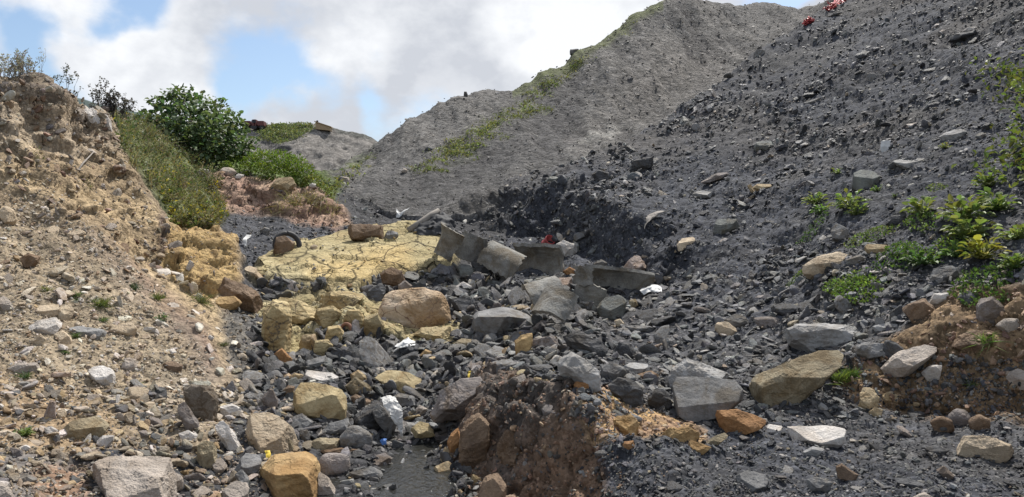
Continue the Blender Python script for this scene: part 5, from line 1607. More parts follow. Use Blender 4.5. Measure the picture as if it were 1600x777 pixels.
Yp = surf(800, 432)[1]
s_ = Yp / F_PX
shell('grey concrete half pipe lying open to the viewer, ragged top edge', at(832, 412, Yp + 0.28), (1, -0.5, -0.03), (0, -0.35, -0.94), 0.30, 0.06, 0.84, -30, 175, 3, jag=0.09)
shell('curved concrete wall piece leaning in front of the half pipe, edge sloping down', at(779, 424, Yp + 0.02), (0.87, -0.15, -0.42), (0, -0.75, 0.65), 0.36, 0.055, 0.62, -50, 40, 5, jag=0.13)
Ya = surf(705, 396)[1]
shell('pale concrete shard standing up like a curled leaf beside the sandstone', at(712, 384, Ya + 0.10), (0.42, -0.1, 0.9), (-0.7, -0.7, 0.2), 0.24, 0.045, 0.48, -70, 58, 8, jag=0.10, flare=0.35)
shell('small concrete shard propped behind the curled one', at(727, 388, Ya + 0.35), (0.3, 0.1, 0.9), (0.5, -0.8, 0.2), 0.36, 0.05, 0.42, -40, 30, 9, jag=0.12)
Yb = surf(960, 476)[1]
shell('long concrete trough half buried, thin lit rim over a dark hollow', at(968, 452, Yb + 0.34), (1, -0.10, -0.03), (0, -0.1, 1), 0.30, 0.055, 1.02, -180, -12, 11, jag=0.05, taper=0.25)
shell('rounded concrete wall piece at the left end of the trough', at(924, 458, Yb + 0.12), (0.35, -0.2, 0.9), (-0.15, -0.95, 0.1), 0.24, 0.045, 0.34, -52, 50, 12, jag=0.16)
shell('upright concrete splinter above the rounded wall piece', at(917, 436, Yb + 0.32), (0.1, 0.1, 1), (-0.2, -1, 0.1), 0.45, 0.05, 0.26, -16, 16, 13, jag=0.2)
Yc_ = surf(870, 512)[1]
shell('bright curved concrete piece tilted to the sun beside the grey-green boulder', at(872, 492, Yc_ + 0.10), (0.40, 0.50, 0.62), (-0.15, -0.60, 0.60), 0.24, 0.05, 0.38, -58, 48, 15, jag=0.08)
shell('dark concrete piece lying hollow side down behind the bright curved one', at(852, 476, Yc_ + 0.55), (0.9, 0.2, 0.25), (-0.1, -0.5, 0.8), 0.26, 0.05, 0.42, -60, 50, 16, jag=0.10)

M_BLACK = plain_mat('black_plastic', (0.045, 0.046, 0.05), 0.75, 0.3, 9, 0.5, 0.2)
M_CLOTH = plain_mat('pale_cloth', (0.50, 0.49, 0.47), 0.9, 0.25, 30, 0.5)
M_WHITE = plain_mat('white_plastic', (0.55, 0.55, 0.54), 0.5, 0.3, 14, 0.4)
M_RED = plain_mat('red_plastic', (0.38, 0.06, 0.06), 0.5, 0.25, 20, 0.3)
M_BLUE = plain_mat('blue_plastic', (0.04, 0.13, 0.36), 0.45, 0.2, 20, 0.3)
M_YEL = plain_mat('yellow_plastic', (0.62, 0.45, 0.05), 0.5, 0.15, 20, 0.3)
M_RUBBER = plain_mat('rubber', (0.03, 0.03, 0.033), 0.7, 0.2, 30, 0.4)
M_RUST = plain_mat('rusty_iron', (0.20, 0.10, 0.065), 0.85, 0.4, 25, 0.5)
M_HEMP = plain_mat('grey_timber', (0.22, 0.20, 0.18), 0.9, 0.3, 14, 0.5)


def sheet(name, label, cat, rows, mat, crumple=0.05, freq=6.0, nu=44, nv=34, seed=1, thick=0.006):
    """a thin crumpled sheet through rows of points (each row left to right, given as photograph column, row, depth)"""
    rows = [np.array([at(*p) for p in r]) for r in rows]
    def res(a, n):
        t = np.linspace(0, len(a) - 1, n); i = np.clip(t.astype(int), 0, len(a) - 2); f = (t - i)[:, None]
        f = f * f * (3 - 2 * f)
        return a[i] * (1 - f) + a[i + 1] * f
    g = np.stack([res(r, nu) for r in rows])
    g = np.stack([res(g[:, k], nv) for k in range(nu)], 1)
    p = g.reshape(-1, 3)
    n = np.stack([fbm(p * freq + 3 * k, 4, seed * 7 + k, gain=0.55, ridged=(k == 1)) for k in range(3)], -1)
    p = p + crumple * n
    ii = np.arange(nu * nv).reshape(nv, nu)
    q = np.stack([ii[:-1, :-1], ii[:-1, 1:], ii[1:, 1:], ii[1:, :-1]], -1).reshape(-1, 4)
    # ragged hem
    rg = np.random.default_rng(seed)
    me = mesh_from(name, p, q, True, None, mat)
    o = add_obj(name, me)
    md = o.modifiers.new('thickness', 'SOLIDIFY'); md.thickness = thick
    tag(o, label, cat)
    return o


y = surf(680, 366)[1]
sheet('plastic_sheet', 'torn black plastic sheet bunched over rubble at the foot of the scree', 'plastic sheet',
      [[(664, 343, y + .5), (690, 333, y + .5), (704, 340, y + .45)], [(648, 352, y + .2), (676, 339, y + .15), (698, 342, y + .2), (714, 350, y + .3)],
       [(646, 362, y), (668, 352, y - .05), (690, 352, y), (712, 358, y + .2)], [(652, 367, y - .1), (672, 366, y - .1), (692, 366, y - .1), (704, 364, y)]], M_BLACK, 0.10, 4.0, seed=3)
g = Geo(); tube(g, [at(638, 360, y + .1), at(655, 350, y + .2), at(672, 338, y + .35), at(686, 329, y + .45)], [.05, .07, .07, .05], 8)
tag(add_obj('timber_pole', g.mesh('timber_pole', M_HEMP)), 'grey weathered pole lying under the torn black plastic', 'pole')
y = surf(628, 340)[1]
sheet('cloth_scrap', 'white cloth scrap on the dark slope left of the black plastic', 'cloth', [[(618, 326, y + .1), (626, 332, y), (640, 325, y + .1)], [(620, 332, y), (626, 336, y - .05), (636, 329, y)], [(619, 340, y - .05), (623, 340, y - .08), (627, 336, y - .05)]], M_WHITE, 0.03, 7, 16, 12, 5)
y = surf(386, 388)[1]
sheet('plastic_scrap', 'white plastic scrap hanging on the black grit below the green ledge', 'plastic scrap', [[(383, 367, y + .2), (392, 368, y + .2)], [(379, 375, y + .05), (386, 374, y + .05)], [(380, 383, y), (384, 384, y)], [(381, 389, y - .03), (386, 388, y - .03)]], M_WHITE, 0.04, 6, 14, 20, 6)
y = 6.85
sheet('wet_cloth', 'wet grey-white cloth draped over the pointed boulder, hanging into the pool', 'cloth',
      [[(594, 622, y + .14), (606, 619, y + .16), (618, 621, y + .14)], [(600, 634, y + .03), (611, 628, y + .04), (623, 630, y + .04)], [(609, 645, y - .03), (618, 640, y - .02), (629, 642, y)],
       [(613, 655, y - .07), (620, 655, y - .05), (630, 652, y - .02)], [(622, 668, y - .06), (626, 668, y - .05), (629, 666, y - .04)], [(625, 682, y - .06), (628, 683, y - .06), (632, 681, y - .05)]], M_CLOTH, 0.022, 16, 40, 70, 7, 0.004)
y = surf(635, 562)[1]
sheet('torn_bag', 'torn white and black bag lying among the slates', 'bag', [[(620, 538, y + .25), (636, 528, y + .25), (646, 534, y + .25)], [(617, 543, y + .05), (632, 540, y + .05), (648, 538, y + .1)], [(626, 545, y), (636, 544, y - .02), (648, 541, y)]], M_WHITE, 0.04, 9, 24, 20, 8)
sheet('black_bag', 'black plastic bag bunched under the torn white bag', 'bag', [[(628, 543, y + .05), (640, 540, y + .03), (654, 540, y + .1)], [(630, 552, y - .02), (642, 550, y - .08), (656, 548, y)], [(634, 558, y - .05), (642, 564, y - .1), (650, 556, y - .05)]], M_BLACK, 0.06, 7, 30, 24, 9)
y = surf(1020, 460)[1]
sheet('white_sack', 'white sack half buried in the scree right of the trough', 'sack', [[(1003, 453, y + .15), (1020, 445, y + .2), (1033, 449, y + .15)], [(1002, 456, y), (1020, 448, y), (1034, 454, y)], [(1004, 460, y - .05), (1020, 455, y - .06), (1036, 459, y - .05)]], M_WHITE, 0.04, 8, 24, 20, 10)
y = surf(1010, 360)[1]
sheet('cloth_strip', 'pale cloth strip lying on the brow of the scarp', 'cloth', [[(1008, 338, y + .3), (1024, 331, y + .35), (1039, 329, y + .4)], [(1009, 343, y + .15), (1024, 335, y + .2), (1038, 332, y + .25)], [(1007, 358, y - .05), (1010, 350, y), (1014, 344, y + .1)]], M_HEMP, 0.03, 8, 20, 16, 11)
for lab, px, py, w, mt, nm in (('scrap of blue plastic in the stream below the wet cloth', 600, 692, 9, M_BLUE, 'plastic_scrap'), ('bright yellow scrap stuck by the olive wedge', 418, 711, 10, M_YEL, 'plastic_scrap'),
                               ('yellow rag hanging at the top of the earth mound', 735, 586, 9, M_YEL, 'plastic_scrap'), ('scrap of white paper on the scree above the pale grey slab', 1384, 231, 17, M_WHITE, 'plastic_scrap')):
    p_ = surf(px, py + 5); y = p_[1] - 0.02
    sheet(nm, lab, 'plastic scrap', [[(px - w * .4, py - w * .6, y + .04), (px + w * .5, py - w * .7, y + .05)], [(px - w * .5, py, y), (px + w * .4, py - 1, y)], [(px - w * .3, py + w * .6, y - .02), (px + w * .3, py + w * .5, y - .02)]], mt, 0.02, 14, 12, 12, px)


def ring_tube(name, label, cat, C, axis, R_, r, mat, a0=0, a1=360, ref=(0, 0, 1), seg=40):
    u = np.asarray(axis, float); u /= np.linalg.norm(u)
    v = np.asarray(ref, float); v = v - (v @ u) * u; v /= np.linalg.norm(v); w = np.cross(u, v)
    t = np.radians(np.linspace(a0, a1, seg))
    g = Geo(); tube(g, C + R_ * (np.cos(t)[:, None] * v + np.sin(t)[:, None] * w), [r] * seg, 10)
    return tag(add_obj(name, g.mesh(name, mat)), label, cat)


y = surf(452, 392)[1]
ring_tube('tyre', 'old black tyre half buried in the black grit above the sandstone', 'tyre', at(449, 383, y + .12), (0.55, -0.8, 0.25), 0.20, 0.045, M_RUBBER)
y = surf(540, 522)[1]
ring_tube('pipe_end', 'rusty round pipe end sticking out of the sandstone steps', 'pipe', at(541, 517, y + .02), (-0.5, -0.85, 0.1), 0.085, 0.022, M_RUST)
y = surf(857, 388)[1]


def can():
    C = at(857, 378, y + .1)
    ax = np.array([0.42, -0.75, 0.5]); ax /= np.linalg.norm(ax)
    v = np.cross(ax, (0, 0, 1)); v /= np.linalg.norm(v); w = np.cross(ax, v)
    t = np.linspace(0, 2 * np.pi, 33)[:-1]
    prof = [(0.12, -0.12), (0.125, -0.10), (0.115, -0.09), (0.115, 0.05), (0.125, 0.06), (0.125, 0.09), (0.108, 0.09), (0.105, -0.10)]
    vs = np.concatenate([C + ax * h + rr * 0.85 * (np.cos(t)[:, None] * v + np.sin(t)[:, None] * w) for rr, h in prof])
    n = len(t); f = []
    for k in range(len(prof) - 1):
        for j in range(n):
            f.append((k * n + j, k * n + (j + 1) % n, (k + 1) * n + (j + 1) % n, (k + 1) * n + j))
    vs = np.concatenate([vs, [C - ax * 0.10], [C - ax * 0.12]])
    for j in range(n):
        f.append(((len(prof) - 1) * n + j, (len(prof) - 1) * n + (j + 1) % n, len(prof) * n, len(prof) * n))
        f.append(((j + 1) % n, j, len(prof) * n + 1, len(prof) * n + 1))
    tri = [t_ for a, b, c, d in f for t_ in ((a, b, c), (a, c, d)) if len(set(t_)) == 3]
    tag(add_obj('bucket', mesh_from('bucket', vs, np.array(tri), True, None, M_RED)), 'faded red open bucket lying beside a white rock under the scarp', 'bucket')


can()


def net(label, pts, seed, w=0.09):
    rg = np.random.default_rng(seed)
    g = Geo()
    base = np.array([surf(*p) for p in pts])
    for k in range(46):
        t = np.sort(rg.uniform(0, len(base) - 1, 2)); t[1] = min(t[0] + 0.5, len(base) - 1)
        q = []
        for u in np.linspace(t[0], t[1], 5):
            i = min(int(u), len(base) - 2)
            q.append(base[i] * (1 - (u - i)) + base[i + 1] * (u - i) + rg.normal(0, w, 3) + np.array([0, -0.1, 0.06]))
        tube(g, q, [0.015, 0.028, 0.03, 0.026, 0.015], 5)
    tag(add_obj('plastic_netting', g.mesh('plastic_netting', M_RED)), label, 'netting')


net('bundle of bright red netting strung down the crest of the scree', [(1322, 4), (1312, 6), (1302, 12), (1294, 22)], 1)
net('small tangle of red netting on the crest below the big red bundle', [(1268, 36), (1262, 38), (1258, 41)], 2, 0.05)

# things on the skylines
y = 34.8
me = None
rock('concrete slab sticking out over the edge of the grey hill', 'grey', [(889, 82), (891, 77), (903, 76), (907, 80), (903, 84), (891, 85)], 'concrete_slab', 'slab', Y=34.4, lean=10, chips=2, sub=4)
_c = col_of(727); _r = int(np.argmin(SPY[:, _c])); _yt = SPY[_r, _c]
rock('stub of rock standing like a chimney on the grey hill crest', 'slate', [(724, _yt + 5), (725, _yt - 7), (729, _yt - 7), (731, _yt - 2), (731, _yt + 6)], 'rock_stub', 'rock', Y=P[_r, _c, 1] - 0.1, lean=10, chips=2, sub=4)


def box(g, c, sx, sy, sz, col=None):
    v = np.array([(x, y_, z) for x in (-.5, .5) for y_ in (-.5, .5) for z in (-.5, .5)]) * (sx, sy, sz) + c
    g.add(v, np.array([(0, 1, 3, 2), (4, 6, 7, 5), (0, 4, 5, 1), (2, 3, 7, 6), (0, 2, 6, 4), (1, 5, 7, 3)]), col)


def bevel(me, w):
    bm = bmesh.new(); bm.from_mesh(me)
    bmesh.ops.remove_doubles(bm, verts=bm.verts[:], dist=1e-5)
    bmesh.ops.bevel(bm, geom=bm.edges[:], offset=w, segments=2, affect='EDGES')
    bm.to_mesh(me); bm.free()


M_TRUCK = plain_mat('faded_red_paint', (0.12, 0.04, 0.038), 0.6, 0.25, 2, 0.1)
M_GLASS = plain_mat('dark_glass', (0.03, 0.035, 0.045), 0.15, 0.1, 2, 0.0)
M_TANP = plain_mat('tan_board', (0.33, 0.245, 0.15), 0.8, 0.25, 3, 0.2)


def truck(px, py, w_px, label, cabside):
    Y = 168.0
    C = at(px, py, Y)
    W = w_px / F_PX * Y
    root = empty('truck', tuple(C))
    tag(root, label, 'truck', None)
    def part(nm, boxes, mt, bw=0.08):
        g = Geo()
        for b in boxes: box(g, *b)
        me = g.mesh(nm, mt, False); bevel(me, bw)
        return add_obj(nm, me, root)
    part('cargo_bed', [((-cabside * W * .18, 0, 1.25), W * .62, 2.2, 1.05)], M_TRUCK)
    part('chassis', [((0, 0, 0.55), W * .95, 1.2, 0.28)], M_RUBBER)
    cb = part('cab', [((cabside * W * .33, 0, 1.35), W * .28, 2.1, 1.5)], M_TRUCK, 0.12)
    g = Geo(); box(g, (cabside * W * .33, -1.06, 1.65), W * .18, 0.05, 0.55)
    add_obj('window', g.mesh('window', M_GLASS, False), cb)
    for x in (-.32, .28):
        for sy in (-0.9, 0.9):
            t = np.linspace(0, 2 * np.pi, 21)[:-1]
            v = np.concatenate([np.stack([x * W + .42 * np.cos(t), np.full(20, sy + dy), .42 + .42 * np.sin(t)], -1) for dy in (-.14, .14)] + [[(x * W, sy - .15, .42), (x * W, sy + .15, .42)]])
            f = []
            for j in range(20):
                j2 = (j + 1) % 20
                f += [(j, j2, 20 + j2), (j, 20 + j2, 20 + j), (j2, j, 40), (20 + j, 20 + j2, 41)]
            add_obj('wheel', mesh_from('wheel', v, np.array(f), False, None, M_RUBBER), root)


truck(391, 203, 22, 'dull red truck parked on the far hill, nearer the fig tree', 1)
truck(406, 203, 17, 'dull red truck on the far hill with a low dark body', -1)


def shed():
    Y = 167.0
    C = at(503, 200, Y)
    root = empty('shed', tuple(C)); tag(root, 'small tan lean-to with a sloping top on the far hill crest', 'shed')
    g = Geo()
    v = .75 * np.array([(-1.6, -1, -.5), (2.6, -1, -.9), (2.6, 1, -.9), (-1.6, 1, -.5), (-1.6, -1, 1.5), (2.6, -1, .1), (2.6, 1, .1), (-1.6, 1, 1.5)])
    fq = np.array([(0, 1, 5, 4), (1, 2, 6, 5), (2, 3, 7, 6), (3, 0, 4, 7), (4, 5, 6, 7), (3, 2, 1, 0)])
    g.add(v, fq); add_obj('wall', g.mesh('wall', M_TANP, False), root)
    g = Geo(); v2 = .75 * np.array([(-1.9, -1.3, 1.62), (2.9, -1.3, .02), (2.9, 1.3, .02), (-1.9, 1.3, 1.62)])
    g.add(np.concatenate([v2, v2 + (0, 0, .16)]), np.array([(0, 1, 5, 4), (1, 2, 6, 5), (2, 3, 7, 6), (3, 0, 4, 7), (4, 5, 6, 7), (3, 2, 1, 0)]))
    add_obj('roof', g.mesh('roof', M_TANP, False), root)
    g = Geo(); box(g, (-1.0, 0, 1.4), .4, .4, .4); me = g.mesh('vent', M_RUBBER, False); bevel(me, .06); add_obj('vent', me, root)


shed()
g = Geo(); a = surf(1290, 478)
tube(g, [a + np.array(q) for q in ((0.03, -.02, -.02), (-.01, -.03, .08), (.02, -.02, .17), (.12, 0, .21), (.24, .03, .19))], [.008] * 5, 6)
tag(add_obj('hose', g.mesh('hose', M_RUBBER)), 'thin black hose looping out of the scree left of the leafy weeds', 'hose')
g = Geo(); a, b = surf(121, 277), surf(147, 245)
tube(g, [a + (0, -.05, .02), (a * .6 + b * .4) + (0.02, -.12, .05), b + (0, -.08, .06)], [.014, .012, .006], 6)
tag(add_obj('dry_stick', g.mesh('dry_stick', M_HEMP)), 'pale dry stick lying across the upper left bank', 'stick')

# ------------------------------------------------------------------ medium stones, each a thing of its own
def medium(mask, n, pal_names, wts, smin, smax, label, group, seed, flat=(0.4, 0.9), tilt=0.4):
    rg = np.random.default_rng(seed)
    ids = np.nonzero((mask & VISM).ravel())[0]
    area = np.clip(np.abs(np.gradient(SPY, axis=0) * np.gradient(SPX, axis=1)).ravel()[ids], 0.05, 40)
    taken = [(lo, hi) for _, lo, hi in ROCKS]
    got = []
    for k in ids[rg.choice(len(ids), n * 25, p=area / area.sum())]:
        if len(got) >= n: break
        x, y_ = FSX[k], FSY[k]
        if not (5 < x < 1595 and 5 < y_ < 772): continue
        if any(lo[0] - 12 < x < hi[0] + 12 and lo[1] - 8 < y_ < hi[1] + 14 for lo, hi in taken): continue
        if any((x - q[0]) ** 2 + (y_ - q[1]) ** 2 < 17 ** 2 for q in got): continue
        got.append((x, y_))
        s = rg.uniform(smin, smax) * FP[k, 1] / F_PX * 0.5
        mt = pal_names[rg.choice(len(pal_names), p=np.array(wts) / sum(wts))]
        sh = MED[mt][rg.integers(0, len(MED[mt]))]
        o = bpy.data.objects.new('stone', sh); COL.objects.link(o)
        Rm = rot_mats(1, FN[k:k + 1], rg, tilt)[0]
        sc_ = np.array([rg.uniform(.9, 1.5), rg.uniform(.7, 1.1), rg.uniform(*flat)]) * s
        M_ = Matrix([[*(Rm[i] * sc_), 0] for i in range(3)] + [[0, 0, 0, 1]])
        M_.translation = Vector(FP[k] + FN[k] * sc_[2] * 0.35)
        o.matrix_world = M_
        tag(o, label, 'stone', group)


MED = {}
for nm in ('slate', 'grey', 'tan', 'pale', 'mauve', 'olive', 'white', 'brown', 'cream'):
    MED[nm] = []
    for k in range(5):
        rg = np.random.default_rng(hash(nm) % 1 + k * 7 + len(nm) * 31)
        p = SH3[0][(k * 5 + len(nm)) % len(SH3[0])].copy()
        p *= (1 + 0.06 * fbm(p * 3 + k * 5, 3, k))[:, None]
        MED[nm].append(mesh_from('stone', p, SH3[1], False, None, PAL[nm][0]))
medium(streambed & (PYg > 500) & (PYg < 690), 64, ['slate', 'grey', 'tan', 'mauve', 'olive'], [6, 5, 1.2, 1.5, 0.8], 17, 42, 'angular loose stone in the dark rubble of the stream bed', 'loose stones in the stream bed', 1, flat=(.35, .8))
medium(streambed & (PYg < 505) & (PXg > 690), 40, ['slate', 'grey', 'tan', 'pale'], [6, 4, 1, 1], 16, 40, 'flat loose stone in the slates around the broken pipes', 'loose stones around the broken pipes', 2, flat=(.25, .5))
medium(lowleft & (PXg > 200), 18, ['pale', 'grey', 'tan', 'slate', 'cream', 'mauve'], [4, 3, 2, 2, 2, 1], 14, 30, 'loose stone in the mixed rubble at the foot of the left bank', 'loose stones at the foot of the left bank', 3)
medium((BANK > 0.5) & (PYg > 330) & (PYg < 640) & (PXg < 300), 18, ['pale', 'cream', 'mauve', 'white', 'brown'], [5, 3, 2, 2, 1], 9, 20, 'small loose stone on the left gravel bank', 'loose stones on the left gravel bank', 4)
medium(midr & (PYg > 470), 21, ['slate', 'grey', 'pale', 'mauve'], [6, 6, 1, 1], 15, 38, 'loose stone on the dark scree between the earth mound and the right bank', 'loose stones between mound and right bank', 5, flat=(.3, .7))
medium(upper, 24, ['slate', 'grey', 'pale', 'tan'], [6, 6, 1.2, .8], 7, 19, 'loose stone on the dark scree slope', 'loose stones on the scree slope', 6, flat=(.3, .6))
medium(floor_r & (PYg > 660), 10, ['slate', 'grey', 'mauve', 'pale'], [5, 5, 1, .8], 10, 24, 'small stone on the dark gravel floor at the lower right', 'loose stones on the gravel floor', 7, flat=(.3, .6))
# ------------------------------------------------------------------ plants
M_LEAF = leaf_mat('leaf')
M_DRY = leaf_mat('dry_stem', 0.1, 0.8)
M_BARK = plain_mat('bark', (0.16, 0.14, 0.12), 0.9, 0.3, 20, 0.5)


def leaves(geo, pos, dirs, nrm, size, wid, cols, fold=0.18, droop=0.15):
    """many leaves: each a small folded blade, base at pos, pointing along dirs"""
    n = len(pos)
    d = dirs / (np.linalg.norm(dirs, axis=1)[:, None] + 1e-9)
    b = np.cross(nrm, d); b /= np.linalg.norm(b, axis=1)[:, None] + 1e-9
    u = np.cross(d, b)
    L_ = np.broadcast_to(size, (n,))[:, None]; W_ = np.broadcast_to(wid, (n,))[:, None]
    p0 = pos
    ml = pos + d * L_ * 0.45 + b * W_ * 0.5 + u * L_ * fold
    mr = pos + d * L_ * 0.45 - b * W_ * 0.5 + u * L_ * fold
    mc = pos + d * L_ * 0.5
    tl = pos + d * L_ * 0.82 + b * W_ * 0.3 + u * L_ * (fold * .5 - droop * .5)
    tr = pos + d * L_ * 0.82 - b * W_ * 0.3 + u * L_ * (fold * .5 - droop * .5)
    tp = pos + d * L_ - u * L_ * droop
    v = np.stack([p0, ml, mr, mc, tl, tr, tp], 1).reshape(-1, 3)
    f0 = np.array([(0, 3, 1), (0, 2, 3), (1, 3, 4), (3, 2, 5), (3, 6, 4), (3, 5, 6)])
    f = (f0[None] + (np.arange(n) * 7)[:, None, None]).reshape(-1, 3)
    geo.add(v, f, np.repeat(cols, 7, 0))


def blades(geo, base, dirs, length, width, cols, bend=0.5, seg=3, rg=None):
    """grass blades that bow over"""
    n = len(base)
    d = dirs / np.linalg.norm(dirs, axis=1)[:, None]
    side = np.cross(d, np.array([0, 0, 1.0])) + 1e-6
    side /= np.linalg.norm(side, axis=1)[:, None]
    rot = (rg or RNG).uniform(0, 2 * np.pi, n)
    oth = np.cross(side, d)
    side = side * np.cos(rot)[:, None] + oth * np.sin(rot)[:, None]
    hor = d.copy(); hor[:, 2] = 0; hor /= np.linalg.norm(hor, axis=1)[:, None] + 1e-9
    vs = []
    for k in range(seg + 1):
        t = k / seg
        c = base + d * (length * t)[:, None] + (hor * 0.6 - np.array([0, 0, 0.45])) * (length * bend * t * t)[:, None]
        w = (width * (1 - t) ** 0.7 * 0.5)[:, None]
        vs += [c + side * w, c - side * w]
    v = np.stack(vs, 1).reshape(-1, 3)
    m = 2 * (seg + 1)
    f0 = []
    for k in range(seg):
        f0 += [(2 * k, 2 * k + 1, 2 * k + 3), (2 * k, 2 * k + 3, 2 * k + 2)]
    f = (np.array(f0)[None] + (np.arange(n) * m)[:, None, None]).reshape(-1, 3)
    geo.add(v, f, np.repeat(cols, m, 0))


def green(base, n, rg, var=0.22, hue=0.12):
    c = np.asarray(base)[None] * np.exp(rg.normal(0, var, (n, 1)))
    c = c * np.exp(rg.normal(0, hue, (n, 3)) * np.array([1, .4, .7]))
    return np.clip(c, 0.01, 0.7)


def rand_dirs(n, rg, up=0.3):
    d = rg.normal(size=(n, 3)); d[:, 2] += up
    return d / np.linalg.norm(d, axis=1)[:, None]


# --- fig tree
def fig_tree():
    rg = np.random.default_rng(21)
    Y = 18.6
    s = Y / F_PX
    base = at(318, 262, Y + 0.2)
    root = empty('fig_tree', tuple(base))
    tag(root, 'dark green broad-leaved fig tree on the ledge above the scrub', 'tree')
    lumps = [(252, 186, 26, 0), (240, 205, 24, -.2), (270, 163, 22, .1), (288, 158, 24, 0), (312, 166, 24, .2), (300, 190, 34, -.5), (335, 178, 26, .1), (352, 195, 26, 0),
             (330, 212, 34, -.5), (368, 212, 20, .1), (365, 232, 26, -.2), (270, 205, 34, -.5), (290, 228, 34, -.6), (385, 240, 18, -.2), (338, 238, 30, -.5), (250, 222, 24, -.3), (278, 148, 12, .1), (372, 196, 12, .2), (225, 186, 9, 0), (243, 160, 9, 0), (392, 224, 10, 0),
             (310, 215, 40, .6), (280, 190, 34, .7), (345, 215, 34, .7)]
    tr = Geo()
    tube(tr, [base + np.array(q) - base for q in ((0, 0, -.3), (.02, 0, .15), (-.05, .02, .5), (-.12, .05, .85))], [.09, .085, .07, .04], 9)
    for px, py, r, dy in lumps[:14]:
        c = at(px, py, Y + dy) - base
        st = np.array((rg.uniform(-.1, .1), rg.uniform(-.05, .05), rg.uniform(.1, .5)))
        tube(tr, [st, st * .5 + c * .5 + (0, 0, -.08), c], [.05, .03, .012], 6)
    add_obj('trunk', tr.mesh('trunk', M_BARK), root)
    g = Geo()
    for px, py, r, dy in lumps:
        c = at(px, py, Y + dy) - base; R_ = r * s
        n = int(24 + 0.22 * r * r)
        d = rand_dirs(n, rg, 0.25)
        rad = R_ * rg.uniform(0.5, 1.15, n) * (1 + 0.55 * fbm(d * 2.4 + px, 2, 5))
        p = c + d * rad[:, None] * np.array([1, 1, 0.85])
        dd = d + rg.normal(0, .5, (n, 3)) + np.array([0, 0, -.15])
        nn = np.array([0, -.1, 1.0]) + rg.normal(0, .5, (n, 3))
        sz = rg.uniform(.07, .14, n)
        leaves(g, p, dd, nn, sz, sz * rg.uniform(.75, 1.0, n), green((0.105, 0.15, 0.075), n, rg, .28), 0.12, 0.2)
    add_obj('crown', g.mesh('crown', M_LEAF, False), root)


fig_tree()


def zone_points(mask, n, rg, wt=None):
    ids = np.nonzero((mask & VISM).ravel())[0]
    area = np.clip(np.abs(np.gradient(SPY, axis=0) * np.gradient(SPX, axis=1)).ravel()[ids], 0.05, 40)
    if wt is not None: area = area * wt.ravel()[ids]
    return ids[rg.choice(len(ids), n, p=area / area.sum())]


# --- scrub on the slope under the tree
def scrub():
    rg = np.random.default_rng(31)
    g = Geo()
    m = zone([(172, 178), (235, 195), (300, 235), (345, 300), (352, 345), (262, 352), (235, 295), (188, 238)], 8, 16, 11.8, 20) > 0.45
    k = zone_points(m, 340, rg)
    for i in k:
        p0 = FP[i]; x, y_ = FSX[i], FSY[i]
        low = np.clip((y_ - 285) / 50, 0, 1)
        h = rg.uniform(.08, .34) * (1.1 - .55 * low)
        n = 26
        d = rand_dirs(n, rg, 1.1); d[:, 2] = np.abs(d[:, 2])
        t = rg.uniform(.1, 1, n)
        p = p0 + d * (h * t)[:, None] * np.array([.9, .9, 1.1])
        base = np.array((0.095, 0.12, 0.058)) * (1 - low) + np.array((0.135, 0.14, 0.052)) * low
        if rg.random() < .3: base = np.array((0.17, 0.15, 0.105))
        if rg.random() < .2: base = base * np.array((.75, .9, .8))
        c = green(base, n, rg, .3)
        if rg.random() < .12 + .3 * low: c[rg.random(n) < .25] = (0.45, 0.36, 0.04)
        sz = rg.uniform(.03, .075, n)
        leaves(g, p, d + rg.normal(0, .6, (n, 3)), rg.normal(0, .6, (n, 3)) + (0, -.2, 1), sz, sz * .5, c)
        nb = 12
        blades(g, np.repeat(p0[None], nb, 0) + rg.normal(0, .04, (nb, 3)), rand_dirs(nb, rg, 2.0), rg.uniform(.6, 1.25, nb) * h * 1.2, np.full(nb, .009), green((0.20, 0.18, 0.11), nb, rg, .3), .35, 2, rg)
    o = add_obj('undergrowth', g.mesh('undergrowth', M_LEAF, False)); tag(o, kind='stuff')


scrub()


